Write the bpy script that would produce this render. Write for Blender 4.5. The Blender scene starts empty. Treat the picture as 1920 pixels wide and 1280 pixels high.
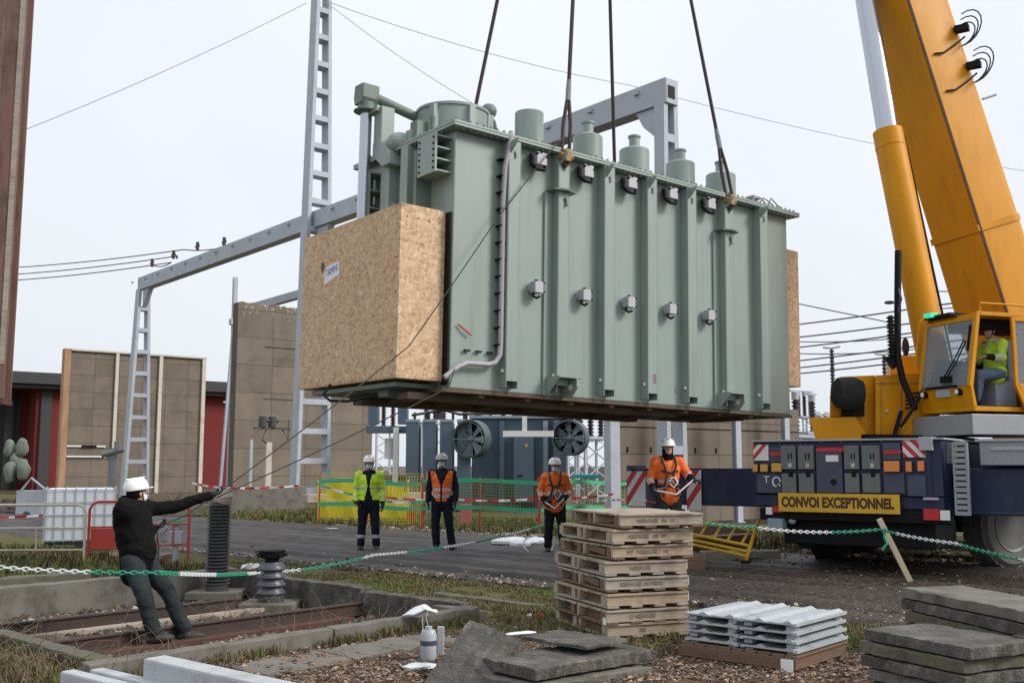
import bpy, math, random
import numpy as np
from mathutils import Vector, Matrix
random.seed(7); RNG=np.random.RandomState(3)
PI=math.pi
C=bpy.context.scene.collection
# ---------------------------------------------------------------- camera
TH=math.atan(232/1920); CT,ST=math.cos(TH),math.sin(TH)
sc=bpy.context.scene
cam=bpy.data.cameras.new('camera'); cam.lens=36; cam.sensor_width=36; cam.clip_end=3000; cam.clip_start=.1
co=bpy.data.objects.new('camera',cam); C.objects.link(co); co.location=(0,0,1.6); co.rotation_euler=(PI/2+TH,0,0)
sc.camera=co
sc.render.resolution_x=1024; sc.render.resolution_y=682
# ---------------------------------------------------------------- sky and light (overcast)
SUN_AZ=(.975,-.22); SUN_EL=math.radians(35)
w=bpy.data.worlds.new('World'); sc.world=w; w.use_nodes=True
nt=w.node_tree; N=nt.nodes; L=nt.links
bg=N['Background']; bg.inputs[1].default_value=.1
sky=N.new('ShaderNodeTexSky'); sky.sky_type='NISHITA'; sky.sun_disc=False
sky.sun_elevation=SUN_EL; sky.sun_rotation=math.atan2(SUN_AZ[0],SUN_AZ[1]); sky.air_density=1.5; sky.dust_density=4
tc=N.new('ShaderNodeTexCoord'); sx=N.new('ShaderNodeSeparateXYZ'); L.new(tc.outputs['Generated'],sx.inputs[0])
rp=N.new('ShaderNodeValToRGB'); L.new(sx.outputs[2],rp.inputs[0])
cr=rp.color_ramp; cr.elements[0].position=0; cr.elements[0].color=(.395,.415,.445,1); cr.elements[1].position=1; cr.elements[1].color=(.60,.62,.655,1)
e=cr.elements.new(.12); e.color=(.425,.445,.475,1)
e=cr.elements.new(.42); e.color=(.44,.46,.492,1)
sc1=N.new('ShaderNodeVectorMath'); sc1.operation='SCALE'; sc1.inputs[3].default_value=21; L.new(rp.outputs[0],sc1.inputs[0])
nz=N.new('ShaderNodeTexNoise'); nz.inputs['Scale'].default_value=1.6; nz.inputs['Detail'].default_value=3; L.new(tc.outputs['Generated'],nz.inputs[0])
mr=N.new('ShaderNodeMapRange'); mr.inputs[1].default_value=.3; mr.inputs[2].default_value=.7; mr.inputs[3].default_value=.93; mr.inputs[4].default_value=1.06; L.new(nz.outputs[0],mr.inputs[0])
sc2=N.new('ShaderNodeVectorMath'); sc2.operation='SCALE'; L.new(sc1.outputs[0],sc2.inputs[0]); L.new(mr.outputs[0],sc2.inputs[3])
mx=N.new('ShaderNodeMix'); mx.data_type='RGBA'; mx.inputs[0].default_value=.93; L.new(sky.outputs[0],mx.inputs[6]); L.new(sc2.outputs[0],mx.inputs[7])
L.new(mx.outputs[2],bg.inputs[0])
sd=bpy.data.lights.new('sun','SUN'); sd.energy=2.9; sd.angle=math.radians(20); sd.color=(1,.965,.92)
so=bpy.data.objects.new('sun',sd); C.objects.link(so)
so.rotation_euler=Vector((-SUN_AZ[0]*math.cos(SUN_EL),-SUN_AZ[1]*math.cos(SUN_EL),-math.sin(SUN_EL))).to_track_quat('-Z','Y').to_euler()
sc.view_settings.view_transform='Standard'; sc.view_settings.look='None'; sc.view_settings.exposure=0; sc.view_settings.gamma=1
# ---------------------------------------------------------------- helpers
def P(px,py,Y):
    d=Vector(((px-960)/1920,CT-(640-py)/1920*ST,ST+(640-py)/1920*CT)); return Vector((0,0,1.6))+d*(Y/d.y)
def G(px,py,z=0.):
    d=Vector(((px-960)/1920,CT-(640-py)/1920*ST,ST+(640-py)/1920*CT)); return Vector((0,0,1.6))+d*((z-1.6)/d.z)
def V(*a): return Vector(a)
def s2l(h):
    h=h.lstrip('#'); return tuple((c/12.92 if c<=.04045 else ((c+.055)/1.055)**2.4) for c in [int(h[i:i+2],16)/255 for i in (0,2,4)])
MATS={}
def mat(name,col,rough=.6,metal=0.,col2=None,scale=6.,amt=.5,bump=0.,bscale=30.,streak=False,stain=None,stain_amt=.5,alpha=1.,trans=0.,emit=None,spec=.5,coat=0.,stretch=None,contrast=.25,stain_scale=1.3,sstretch=None):
    if isinstance(col,str): col=s2l(col)
    if isinstance(col2,str): col2=s2l(col2)
    if isinstance(stain,str): stain=s2l(stain)
    m=bpy.data.materials.new(name); m.use_nodes=True; nt=m.node_tree; N=nt.nodes; L=nt.links; b=N['Principled BSDF']
    b.inputs['Base Color'].default_value=(*col,1); b.inputs['Roughness'].default_value=rough; b.inputs['Metallic'].default_value=metal
    b.inputs['Specular IOR Level'].default_value=spec; b.inputs['Coat Weight'].default_value=coat
    if trans: b.inputs['Transmission Weight'].default_value=trans
    if emit: b.inputs['Emission Color'].default_value=(*emit[:3],1); b.inputs['Emission Strength'].default_value=emit[3]
    tc=N.new('ShaderNodeTexCoord')
    last=None
    def noise(s,detail=6,vec=None,rough_=.6):
        n=N.new('ShaderNodeTexNoise'); n.inputs['Scale'].default_value=s; n.inputs['Detail'].default_value=detail; n.inputs['Roughness'].default_value=rough_
        L.new(vec or tc.outputs['Object'],n.inputs[0]); return n
    vec=None
    if streak or stretch:
        mp=N.new('ShaderNodeMapping'); mp.inputs['Scale'].default_value=stretch or (1,1,.08); L.new(tc.outputs['Object'],mp.inputs[0]); vec=mp.outputs[0]
    if col2 is not None:
        n=noise(scale,vec=vec); r=N.new('ShaderNodeMapRange'); r.inputs[1].default_value=.5-contrast; r.inputs[2].default_value=.5+contrast; r.inputs[3].default_value=0; r.inputs[4].default_value=amt*1.0
        L.new(n.outputs[0],r.inputs[0]); x=N.new('ShaderNodeMix'); x.data_type='RGBA'; L.new(r.outputs[0],x.inputs[0]); x.inputs[6].default_value=(*col,1); x.inputs[7].default_value=(*col2,1)
        L.new(x.outputs[2],b.inputs['Base Color']); last=x.outputs[2]
        rr=N.new('ShaderNodeMapRange'); rr.inputs[3].default_value=max(.05,rough-.08); rr.inputs[4].default_value=min(1,rough+.12); L.new(n.outputs[0],rr.inputs[0]); L.new(rr.outputs[0],b.inputs['Roughness'])
    if stain is not None:
        sv=None
        if sstretch: mp2=N.new('ShaderNodeMapping'); mp2.inputs['Scale'].default_value=sstretch; L.new(tc.outputs['Object'],mp2.inputs[0]); sv=mp2.outputs[0]
        n=noise(stain_scale,8,vec=sv,rough_=.7); r=N.new('ShaderNodeMapRange'); r.inputs[1].default_value=.5; r.inputs[2].default_value=.66; r.inputs[4].default_value=stain_amt
        L.new(n.outputs[0],r.inputs[0]); x=N.new('ShaderNodeMix'); x.data_type='RGBA'; L.new(r.outputs[0],x.inputs[0])
        if last: L.new(last,x.inputs[6])
        else: x.inputs[6].default_value=(*col,1)
        x.inputs[7].default_value=(*stain,1); L.new(x.outputs[2],b.inputs['Base Color']); last=x.outputs[2]
    if bump:
        n=noise(bscale,5,vec=vec); bp=N.new('ShaderNodeBump'); bp.inputs['Strength'].default_value=bump; bp.inputs['Distance'].default_value=.02
        L.new(n.outputs[0],bp.inputs['Height']); L.new(bp.outputs[0],b.inputs['Normal'])
    MATS[name]=m; return m
import bmesh
def fixn(me):
    if len(me.polygons)>60000: return
    bm=bmesh.new(); bm.from_mesh(me); bmesh.ops.recalc_face_normals(bm,faces=bm.faces); bm.to_mesh(me); bm.free()
class MB:
    def __init__(s): s.v=[]; s.f=[]; s.m=[]; s.mi=0
    def add(s,vs,fs,M=None):
        o=len(s.v)
        for p in vs:
            p=Vector(p); s.v.append(M@p if M is not None else p)
        for f in fs: s.f.append(tuple(i+o for i in f)); s.m.append(s.mi)
        return s
    def bx(s,x0,x1,y0,y1,z0,z1,M=None):
        vs=[(x,y,z) for z in (z0,z1) for y in (y0,y1) for x in (x0,x1)]
        return s.add(vs,[(0,2,3,1),(4,5,7,6),(0,1,5,4),(2,6,7,3),(0,4,6,2),(1,3,7,5)],M)
    def bar(s,p,q,wd,ht,up=(0,0,1)):
        p=Vector(p);q=Vector(q);d=(q-p); ln=d.length; d.normalize(); u=Vector(up); 
        if abs(d.dot(u))>.98: u=Vector((1,0,0))
        r=d.cross(u).normalized(); u=r.cross(d)
        M=Matrix((( d.x,r.x,u.x,p.x),(d.y,r.y,u.y,p.y),(d.z,r.z,u.z,p.z),(0,0,0,1)))
        return s.bx(0,ln,-wd/2,wd/2,-ht/2,ht/2,M)
    def cyl(s,p,q,r,r2=None,n=16,caps=True):
        p=Vector(p);q=Vector(q); r2=r if r2 is None else r2; d=(q-p).normalized(); u=Vector((0,0,1)) if abs(d.z)<.95 else Vector((1,0,0))
        a=d.cross(u).normalized(); b=a.cross(d); vs=[]; fs=[]
        for c,rr in ((p,r),(q,r2)):
            for i in range(n): t=2*PI*i/n; vs.append(c+(a*math.cos(t)+b*math.sin(t))*rr)
        for i in range(n): j=(i+1)%n; fs.append((i,j,n+j,n+i))
        if caps: fs.append(tuple(range(n))[::-1]); fs.append(tuple(range(n,2*n)))
        return s.add(vs,fs)
    def tube(s,pts,r,n=6,closed=False,rs=None):
        pts=[Vector(p) for p in pts]; k=len(pts); vs=[]; fs=[]; pa=None
        for i,c in enumerate(pts):
            if closed: d=pts[(i+1)%k]-pts[i-1]
            else: d=pts[min(i+1,k-1)]-pts[max(i-1,0)]
            d.normalize()
            if pa is None: u=Vector((0,0,1)) if abs(d.z)<.9 else Vector((1,0,0)); a=d.cross(u).normalized()
            else: a=(pa-d*pa.dot(d)).normalized()
            pa=a; b=a.cross(d); rr=rs[i] if rs else r
            for j in range(n): t=2*PI*j/n; vs.append(c+(a*math.cos(t)+b*math.sin(t))*rr)
        for i in range(k if closed else k-1):
            for j in range(n): a0=i*n+j; a1=i*n+(j+1)%n; b0=((i+1)%k)*n+j; b1=((i+1)%k)*n+(j+1)%n; fs.append((a0,a1,b1,b0))
        if not closed: fs.append(tuple(range(n))[::-1]); fs.append(tuple(range((k-1)*n,k*n)))
        return s.add(vs,fs)
    def lathe(s,prof,o=(0,0,0),n=20,M=None,ax=None):
        o=Vector(o); vs=[];fs=[];k=len(prof)
        for r,z in prof:
            for i in range(n): t=2*PI*i/n; vs.append(Vector((r*math.cos(t),r*math.sin(t),z)))
        if ax is not None:
            q=Vector((0,0,1)).rotation_difference(Vector(ax)).to_matrix(); vs=[q@v for v in vs]
        vs=[v+o for v in vs]
        for i in range(k-1):
            for j in range(n): jj=(j+1)%n; fs.append((i*n+j,i*n+jj,(i+1)*n+jj,(i+1)*n+j))
        fs.append(tuple(range(n))[::-1]); fs.append(tuple(range((k-1)*n,k*n)))
        return s.add(vs,fs,M)
    def prism(s,poly,h0,h1,M=None):   # poly in xy, extruded along z
        n=len(poly); vs=[(x,y,h0) for x,y in poly]+[(x,y,h1) for x,y in poly]
        fs=[tuple(range(n))[::-1],tuple(range(n,2*n))]+[(i,(i+1)%n,n+(i+1)%n,n+i) for i in range(n)]
        return s.add(vs,fs,M)
    def sph(s,c,r,n=12,m=8,M=None):
        if not hasattr(r,'__len__'): r=(r,r,r)
        vs=[(0,0,-1)]; fs=[]
        for i in range(1,m):
            ph=-PI/2+PI*i/m
            for j in range(n): t=2*PI*j/n; vs.append((math.cos(ph)*math.cos(t),math.cos(ph)*math.sin(t),math.sin(ph)))
        vs.append((0,0,1))
        for j in range(n): jj=(j+1)%n; fs.append((0,1+jj,1+j)); fs.append((len(vs)-1,1+(m-2)*n+j,1+(m-2)*n+jj))
        for i in range(m-2):
            for j in range(n): jj=(j+1)%n; fs.append((1+i*n+j,1+i*n+jj,1+(i+1)*n+jj,1+(i+1)*n+j))
        MM=Matrix.Translation(Vector(c))@(M.to_4x4() if M is not None else Matrix.Identity(4))@Matrix.Diagonal((r[0],r[1],r[2],1))
        return s.add(vs,fs,MM)
    def build(s,name,mats,parent=None,smooth=False,bevel=0,world=False,kind=None,ang=35):
        me=bpy.data.meshes.new(name); vs=s.v
        if world and parent is not None:
            Mi=FR[root(parent)].inverted(); vs=[Mi@v for v in vs]
        me.from_pydata([tuple(v) for v in vs],[],s.f)
        if not isinstance(mats,(list,tuple)): mats=[mats]
        for m in mats: me.materials.append(MATS[m] if isinstance(m,str) else m)
        if len(mats)>1: me.polygons.foreach_set('material_index',s.m)
        fixn(me)
        if smooth:
            me.polygons.foreach_set('use_smooth',[True]*len(me.polygons)); me.set_sharp_from_angle(angle=math.radians(ang))
        me.validate(); me.update()
        o=bpy.data.objects.new(name,me); C.objects.link(o)
        if parent is not None: o.parent=parent
        if bevel:
            bm=o.modifiers.new('bevel','BEVEL'); bm.width=bevel; bm.segments=2; bm.limit_method='ANGLE'; bm.angle_limit=math.radians(40)
        if kind: o['kind']=kind
        return o
FR={}
def root(o):
    while o.parent is not None: o=o.parent
    return o
def thing(name,label,cat,M=None,group=None,loc=None,yaw=0):
    o=bpy.data.objects.new(name,None); C.objects.link(o); o.empty_display_size=.2
    if M is None: M=Matrix.Translation(Vector(loc or (0,0,0)))@Matrix.Rotation(yaw,4,'Z')
    o.matrix_world=M; FR[o]=M.copy(); o['label']=label; o['category']=cat
    if group: o['group']=group
    return o
def tag(o,label,cat,group=None):
    o['label']=label; o['category']=cat
    if group: o['group']=group
    return o
def dup(r,M,label,group=None):
    c=r.copy(); C.objects.link(c); c.matrix_world=M; FR[c]=M.copy(); c['label']=label
    if group: c['group']=group
    for ch in list(r.children):
        d=ch.copy(); C.objects.link(d); d.parent=c
        for g in list(ch.children):
            h=g.copy(); C.objects.link(h); h.parent=d
    return c
def frame(o,x,y,z):
    o=Vector(o);x=Vector(x);y=Vector(y);z=Vector(z)
    return Matrix(((x.x,y.x,z.x,o.x),(x.y,y.y,z.y,o.y),(x.z,y.z,z.z,o.z),(0,0,0,1)))
def text(name,st,size,M,m,parent,world=False,ext=.002,sx=1.,align='CENTER',bold=0.):
    cu=bpy.data.curves.new('t','FONT'); cu.body=st; cu.size=size; cu.extrude=ext; cu.offset=bold; cu.align_x=align; cu.align_y='CENTER'
    o=bpy.data.objects.new('t',cu); C.objects.link(o); dg=bpy.context.evaluated_depsgraph_get(); dg.update()
    me=bpy.data.meshes.new_from_object(o.evaluated_get(dg)); bpy.data.objects.remove(o)
    me.transform(M@Matrix.Diagonal((sx,1,1,1)))
    if world: me.transform(FR[root(parent)].inverted())
    me.materials.clear(); me.materials.append(MATS[m]); me.name=name
    o=bpy.data.objects.new(name,me); C.objects.link(o); o.parent=parent; return o
def remeshed(mb,name,mats,parent,vox,smooth=6,assign=None,noise=0.,nscale=6.,keep=None):
    me=bpy.data.meshes.new('tmp'); me.from_pydata([tuple(v) for v in mb.v],[],mb.f); me.update()
    o=bpy.data.objects.new('tmp',me); C.objects.link(o)
    r=o.modifiers.new('r','REMESH'); r.mode='VOXEL'; r.voxel_size=vox
    sm=o.modifiers.new('s','SMOOTH'); sm.factor=.5; sm.iterations=smooth
    dg=bpy.context.evaluated_depsgraph_get(); dg.update()
    m2=bpy.data.meshes.new_from_object(o.evaluated_get(dg)); bpy.data.objects.remove(o); m2.name=name
    from mathutils import noise as mn
    if noise:
        for v in m2.vertices:
            q_=Vector(v.co); q2=Vector((q_.x*1.,q_.y*1.,q_.z*1.7+.6*q_.x)); n=mn.noise(q_*nscale)*.7+.9-2.6*abs(mn.noise(q2*nscale*.9+Vector((5,1,2))))-.9*abs(mn.noise(q2*nscale*2.1))
            v.co+=v.normal*(n*noise)
    if keep:
        import bmesh
        bm=bmesh.new(); bm.from_mesh(m2); bmesh.ops.delete(bm,geom=[f for f in bm.faces if not keep(f.calc_center_median())],context='FACES'); bm.to_mesh(m2); bm.free()
    if not isinstance(mats,(list,tuple)): mats=[mats]
    m2.materials.clear()
    for m in mats: m2.materials.append(MATS[m])
    if assign: m2.polygons.foreach_set('material_index',[assign(p.center) for p in m2.polygons])
    m2.polygons.foreach_set('use_smooth',[True]*len(m2.polygons)); m2.update()
    q=bpy.data.objects.new(name,m2); C.objects.link(q); q.parent=parent; return q
from mathutils import noise as MN
def fbm(x,y,s=1.,o=4):
    t=0;a=1
    for i in range(o): t+=a*MN.noise(Vector((x*s,y*s,i*7.3))); s*=2; a*=.5
    return t
def sag(p,q,s,n=12): 
    p=Vector(p);q=Vector(q); return [p.lerp(q,i/n)-Vector((0,0,s*4*(i/n)*(1-i/n))) for i in range(n+1)]
# ---------------------------------------------------------------- materials
mat('green_paint',(.262,.313,.284),.40,0,col2=(.225,.275,.25),scale=1.5,amt=.7,bump=.04,bscale=3,stain=(.175,.205,.17),stain_amt=.45,coat=.1,stain_scale=2.2,sstretch=(2.2,2.2,.16))
mat('green_dark',(.14,.18,.155),.5,0,col2=(.10,.125,.11),scale=4)
mat('steel_chrome',(.46,.48,.53),.22,.85)
mat('galv',(.42,.45,.50),.5,.25,col2=(.33,.36,.41),scale=7,bump=.03,stain=(.30,.29,.28),stain_amt=.3)
mat('gantry',(.42,.45,.51),.6,.0,col2=(.34,.37,.42),scale=3,stain=(.27,.26,.26),stain_amt=.4,bump=.03)
mat('conduit',(.32,.30,.33),.5)
mat('alu_box',(.42,.42,.44),.5,.1,col2=(.3,.3,.32),scale=30)
mat('black',(.006,.006,.007),.6,spec=.2)
mat('rubber',(.014,.014,.015),.85,spec=.2,col2=(.05,.047,.043),scale=5,bump=.1)
mat('rust',(.10,.04,.025),.8,col2=(.05,.022,.016),scale=5,amt=.9,bump=.15,bscale=40)
mat('rust_light',(.13,.050,.036),.85,col2=(.27,.19,.165),scale=5.,amt=.95,stretch=(1,1,.12),bump=.35,stain=(.06,.03,.025),stain_amt=.85,stain_scale=3,sstretch=(1,1,.3))
mat('underside',(.075,.05,.037),.85,col2=(.17,.13,.085),scale=3,amt=.8,stain=(.10,.03,.02),stain_amt=.6,bump=.2)
mat('wood',(.42,.335,.245),.8,col2=(.27,.19,.12),scale=5,amt=.8,stretch=(1,9,9),bump=.15,stain=(.17,.115,.075),stain_amt=.4,stain_scale=3)
mat('wood_grey',(.43,.38,.32),.85,col2=(.24,.19,.15),scale=5,amt=.9,stretch=(1,9,9),bump=.2,stain=(.16,.12,.09),stain_amt=.5,stain_scale=3)
mat('wood_dark',(.20,.125,.08),.85,col2=(.10,.06,.038),scale=5,amt=.9,stretch=(1,9,9),bump=.2)
mat('wood_raw',(.52,.43,.31),.8,col2=(.37,.28,.18),scale=8,amt=.7,stretch=(1,1,.15),bump=.1)
mat('concrete',(.185,.17,.145),.9,col2=(.105,.098,.082),scale=3,amt=.9,bump=.25,bscale=25,stain=(.075,.072,.055),stain_amt=.75,stain_scale=3)
mat('concrete_dark',(.115,.106,.094),.92,col2=(.055,.05,.043),scale=8,amt=.95,bump=1.,bscale=40,stain=(.23,.21,.18),stain_amt=.7,stain_scale=3.5,contrast=.16)
mat('concrete_moss',(.145,.135,.11),.95,col2=(.075,.074,.055),scale=4,amt=.9,bump=.6,bscale=30,stain=(.085,.10,.022),stain_amt=.7,stain_scale=2.5)
mat('concrete_light',(.46,.48,.50),.85,col2=(.36,.375,.385),scale=5,amt=.8,bump=.3,bscale=50,stain=(.28,.28,.27),stain_amt=.5,stain_scale=5)
mat('tile_grey',(.42,.45,.47),.65,col2=(.30,.325,.34),scale=7,amt=.9,bump=.15,bscale=50,stain=(.22,.23,.22),stain_amt=.5,stain_scale=6)
mat('yellow_crane',(.64,.27,.002),.45,col2=(.56,.225,.002),scale=1.2,amt=.8,spec=.22,stain=(.30,.13,.01),stain_amt=.35,stain_scale=2.5,sstretch=(2,2,.35))
mat('blue_crane',(.008,.016,.07),.45,col2=(.010,.014,.05),scale=3,amt=.9,stain=(.05,.048,.052),stain_amt=.5,stain_scale=2.5,sstretch=(2,2,.4))
mat('slate_crane',(.055,.068,.11),.5,col2=(.035,.042,.075),scale=5,stain=(.10,.09,.085),stain_amt=.5)
mat('grey_crane',(.15,.16,.16),.5,col2=(.09,.10,.105),scale=9,stain=(.12,.11,.10),stain_amt=.4)
mat('alu_tread',(.33,.34,.35),.45,.3,col2=(.2,.21,.22),scale=30,bump=.3,bscale=60)
mat('white_paint',(.75,.75,.74),.5,col2=(.62,.61,.59),scale=5)
mat('cream_paint',(.56,.53,.46),.7,col2=(.44,.38,.30),scale=4,stain=(.36,.20,.11),stain_amt=.5)
mat('rust_cream',(.42,.27,.16),.8,col2=(.26,.13,.07),scale=3,amt=.9,stretch=(1,1,.2))
mat('red_refl',(.50,.018,.025),.35)
mat('red_paint',(.50,.05,.035),.5,col2=(.38,.035,.025),scale=6)
mat('orange_lamp',(.72,.20,.02),.25,coat=.5)
mat('amber_lamp',(.55,.30,.02),.25,coat=.5)
mat('sign_yellow',(.68,.40,.02),.45,col2=(.55,.30,.015),scale=4,stain=(.35,.2,.03),stain_amt=.3)
mat('sign_ink',(.06,.025,.01),.6)
mat('ink',(.13,.10,.08),.8,col2=(.28,.21,.15),scale=30)
mat('blue_ink',(.02,.03,.35),.5)
mat('paper',(.75,.75,.78),.7)
mat('skin',(.50,.28,.20),.5)
mat('hivis_yellow',(.56,.80,.05),.7,col2=(.44,.64,.04),scale=9,amt=.7,emit=None,bump=.3,bscale=14)
mat('hivis_orange',(.90,.17,.02),.7,col2=(.72,.11,.015),scale=9,amt=.7,bump=.3,bscale=14)
mat('reflect_tape',(.45,.45,.46),.35)
mat('navy_cloth',(.010,.013,.022),.9,spec=.15,col2=(.018,.021,.03),scale=8,bump=.4,bscale=16)
mat('black_cloth',(.006,.006,.006),.9,spec=.12,col2=(.012,.011,.011),scale=9,bump=.5,bscale=14)
mat('trouser_cloth',(.018,.025,.030),.9,spec=.15,col2=(.04,.047,.045),scale=7,bump=.5,bscale=14,amt=.8)
mat('helmet_white',(.80,.80,.78),.3,coat=.4)
mat('helmet_grey',(.42,.43,.45),.4)
mat('mask_blue',(.50,.66,.72),.8)
mat('mask_white',(.68,.68,.68),.8)
mat('boot',(.02,.018,.016),.6,col2=(.06,.05,.04),scale=12)
mat('glove',(.02,.02,.024),.8)
mat('strap_dark',(.03,.035,.03),.8)
mat('brick_red',(.17,.022,.018),.9,col2=(.11,.016,.014),scale=5,bump=.1)
mat('roof_dark',(.045,.045,.047),.9,col2=(.08,.075,.07),scale=4)
mat('blue_grey',(.08,.125,.17),.5,col2=(.05,.08,.115),scale=3,stain=(.10,.11,.12),stain_amt=.4)
mat('fan_blade',(.14,.18,.20),.45)
mat('fan_grey',(.07,.095,.11),.5,col2=(.045,.06,.07),scale=4)
mat('tyre_dusty',(.16,.155,.15),.85,col2=(.09,.088,.085),scale=9,bump=.1)
mat('blue_grey_light',(.25,.33,.38),.5,col2=(.18,.24,.28),scale=4)
mat('porcelain_brown',(.03,.022,.02),.3,coat=.4)
mat('insul_dark',(.045,.047,.05),.55,col2=(.075,.072,.068),scale=7,bump=.1)
mat('insul_grey',(.075,.078,.095),.38,col2=(.05,.052,.062),scale=6)
mat('valve_grey',(.2,.2,.21),.5)
mat('ibc_white',(.72,.75,.78),.5,col2=(.60,.63,.66),scale=4)
mat('pallet_black',(.02,.02,.022),.7)
mat('net_yellow',(.62,.52,.03),.7)
mat('net_green',(.05,.42,.22),.7)
mat('net_olive',(.22,.26,.06),.8)
mat('tape_white',(.72,.70,.69),.6)
mat('chain_green',(.02,.27,.16),.5)
mat('chain_white',(.62,.64,.64),.5)
mat('ladder_yellow',(.62,.38,.02),.5,col2=(.45,.27,.02),scale=8)
mat('rope',(.055,.045,.042),.9)
mat('sling',(.045,.028,.026),.8)
mat('sling_tag',(.22,.21,.22),.7)
mat('lug_yellow',(.40,.26,.08),.6,col2=(.10,.06,.03),scale=8,amt=.9)
mat('rail',(.036,.021,.017),.65,col2=(.075,.042,.031),scale=8,bump=.2)
mat('plastic_bag',(.72,.74,.78),.35)
mat('clear_plastic',(.42,.44,.46),.3,col2=(.3,.32,.34),scale=14)
mat('green_plastic',(.15,.18,.145),.8,col2=(.27,.29,.24),scale=4)
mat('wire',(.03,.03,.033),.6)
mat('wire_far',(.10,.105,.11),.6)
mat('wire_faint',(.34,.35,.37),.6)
mat('teal',(.03,.42,.45),.6)
mat('pink',(.62,.13,.19),.6)
mat('seat_grey',(.30,.33,.38),.8)
mat('jeans',(.09,.13,.20),.85,bump=.3)
m=mat('glass',(.55,.60,.66),.04,0,spec=.8); m.node_tree.nodes['Principled BSDF'].inputs['Transmission Weight'].default_value=.75; m.node_tree.nodes['Principled BSDF'].inputs['IOR'].default_value=1.12
mat('green_beacon',(.05,.6,.35),.3,emit=(.08,.9,.5,.5))
# oriented strand board
def osb():
    m=bpy.data.materials.new('osb'); m.use_nodes=True; nt=m.node_tree; N=nt.nodes; L=nt.links; b=N['Principled BSDF']
    tc=N.new('ShaderNodeTexCoord'); b.inputs['Roughness'].default_value=.75
    outs=[]
    for i,(sc_,st) in enumerate(((9,(1,1,2.2)),(11,(1.7,1.7,.8)))):
        mp=N.new('ShaderNodeMapping'); mp.inputs['Scale'].default_value=st; mp.inputs['Rotation'].default_value=(i*.6,i*.9,.4+i); L.new(tc.outputs['Object'],mp.inputs[0])
        nz=N.new('ShaderNodeTexNoise'); nz.inputs['Scale'].default_value=4; L.new(mp.outputs[0],nz.inputs[0])
        ad=N.new('ShaderNodeVectorMath'); ad.operation='MULTIPLY_ADD'; L.new(nz.outputs['Color'],ad.inputs[0]); ad.inputs[1].default_value=(.12,.12,.12); L.new(mp.outputs[0],ad.inputs[2])
        v=N.new('ShaderNodeTexVoronoi'); v.inputs['Scale'].default_value=sc_*1.7; L.new(ad.outputs[0],v.inputs[0]); outs.append(v)
    sep=N.new('ShaderNodeSeparateColor'); L.new(outs[0].outputs['Color'],sep.inputs[0]); sep2=N.new('ShaderNodeSeparateColor'); L.new(outs[1].outputs['Color'],sep2.inputs[0])
    a=N.new('ShaderNodeMath'); a.operation='ADD'; L.new(sep.outputs[0],a.inputs[0]); L.new(sep2.outputs[1],a.inputs[1]); h=N.new('ShaderNodeMath'); h.operation='MULTIPLY'; h.inputs[1].default_value=.5; L.new(a.outputs[0],h.inputs[0])
    r=N.new('ShaderNodeValToRGB'); L.new(h.outputs[0],r.inputs[0]); c=r.color_ramp
    c.elements[0].position=.0; c.elements[0].color=(.27,.16,.08,1); c.elements[1].position=1; c.elements[1].color=(.72,.545,.36,1)
    for p,q in ((.12,(.41,.26,.145,1)),(.4,(.53,.355,.21,1)),(.7,(.60,.42,.26,1))): e=c.elements.new(p); e.color=q
    L.new(r.outputs[0],b.inputs['Base Color'])
    bp=N.new('ShaderNodeBump'); bp.inputs['Strength'].default_value=.15; bp.inputs['Distance'].default_value=.01; L.new(h.outputs[0],bp.inputs['Height']); L.new(bp.outputs[0],b.inputs['Normal'])
    MATS['osb']=m
osb()
def slabwall(name,c1,c2,joint,bw,bh):
    m=mat(name,c1,.95,col2=c2,scale=1.2,amt=.9,bump=.2,bscale=12,stain=tuple(x*.6 for x in c1),stain_amt=.55,stain_scale=.6)
    nt=m.node_tree; N=nt.nodes; L=nt.links; b=N['Principled BSDF']; src=b.inputs['Base Color'].links[0].from_socket
    tc=N.new('ShaderNodeTexCoord'); s=N.new('ShaderNodeSeparateXYZ'); L.new(tc.outputs['Object'],s.inputs[0]); cb=N.new('ShaderNodeCombineXYZ'); L.new(s.outputs[0],cb.inputs[0]); L.new(s.outputs[2],cb.inputs[1])
    br=N.new('ShaderNodeTexBrick'); br.inputs['Color1'].default_value=(1,1,1,1); br.inputs['Color2'].default_value=(.8,.8,.8,1); br.inputs['Mortar'].default_value=(joint,joint,joint,1)
    br.inputs['Scale'].default_value=1; br.inputs['Brick Width'].default_value=bw; br.inputs['Row Height'].default_value=bh; br.inputs['Mortar Size'].default_value=.02; br.inputs['Mortar Smooth'].default_value=.3; br.offset=0
    L.new(cb.outputs[0],br.inputs[0]); x=N.new('ShaderNodeMix'); x.data_type='RGBA'; x.blend_type='MULTIPLY'; x.inputs[0].default_value=1; L.new(src,x.inputs[6]); L.new(br.outputs[0],x.inputs[7]); L.new(x.outputs[2],b.inputs['Base Color'])
slabwall('wall_panel',(.215,.175,.135),(.16,.13,.10),.45,1.35,.95)
slabwall('wall_panel_b',(.235,.195,.15),(.17,.14,.105),.5,1.6,1.15)
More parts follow.
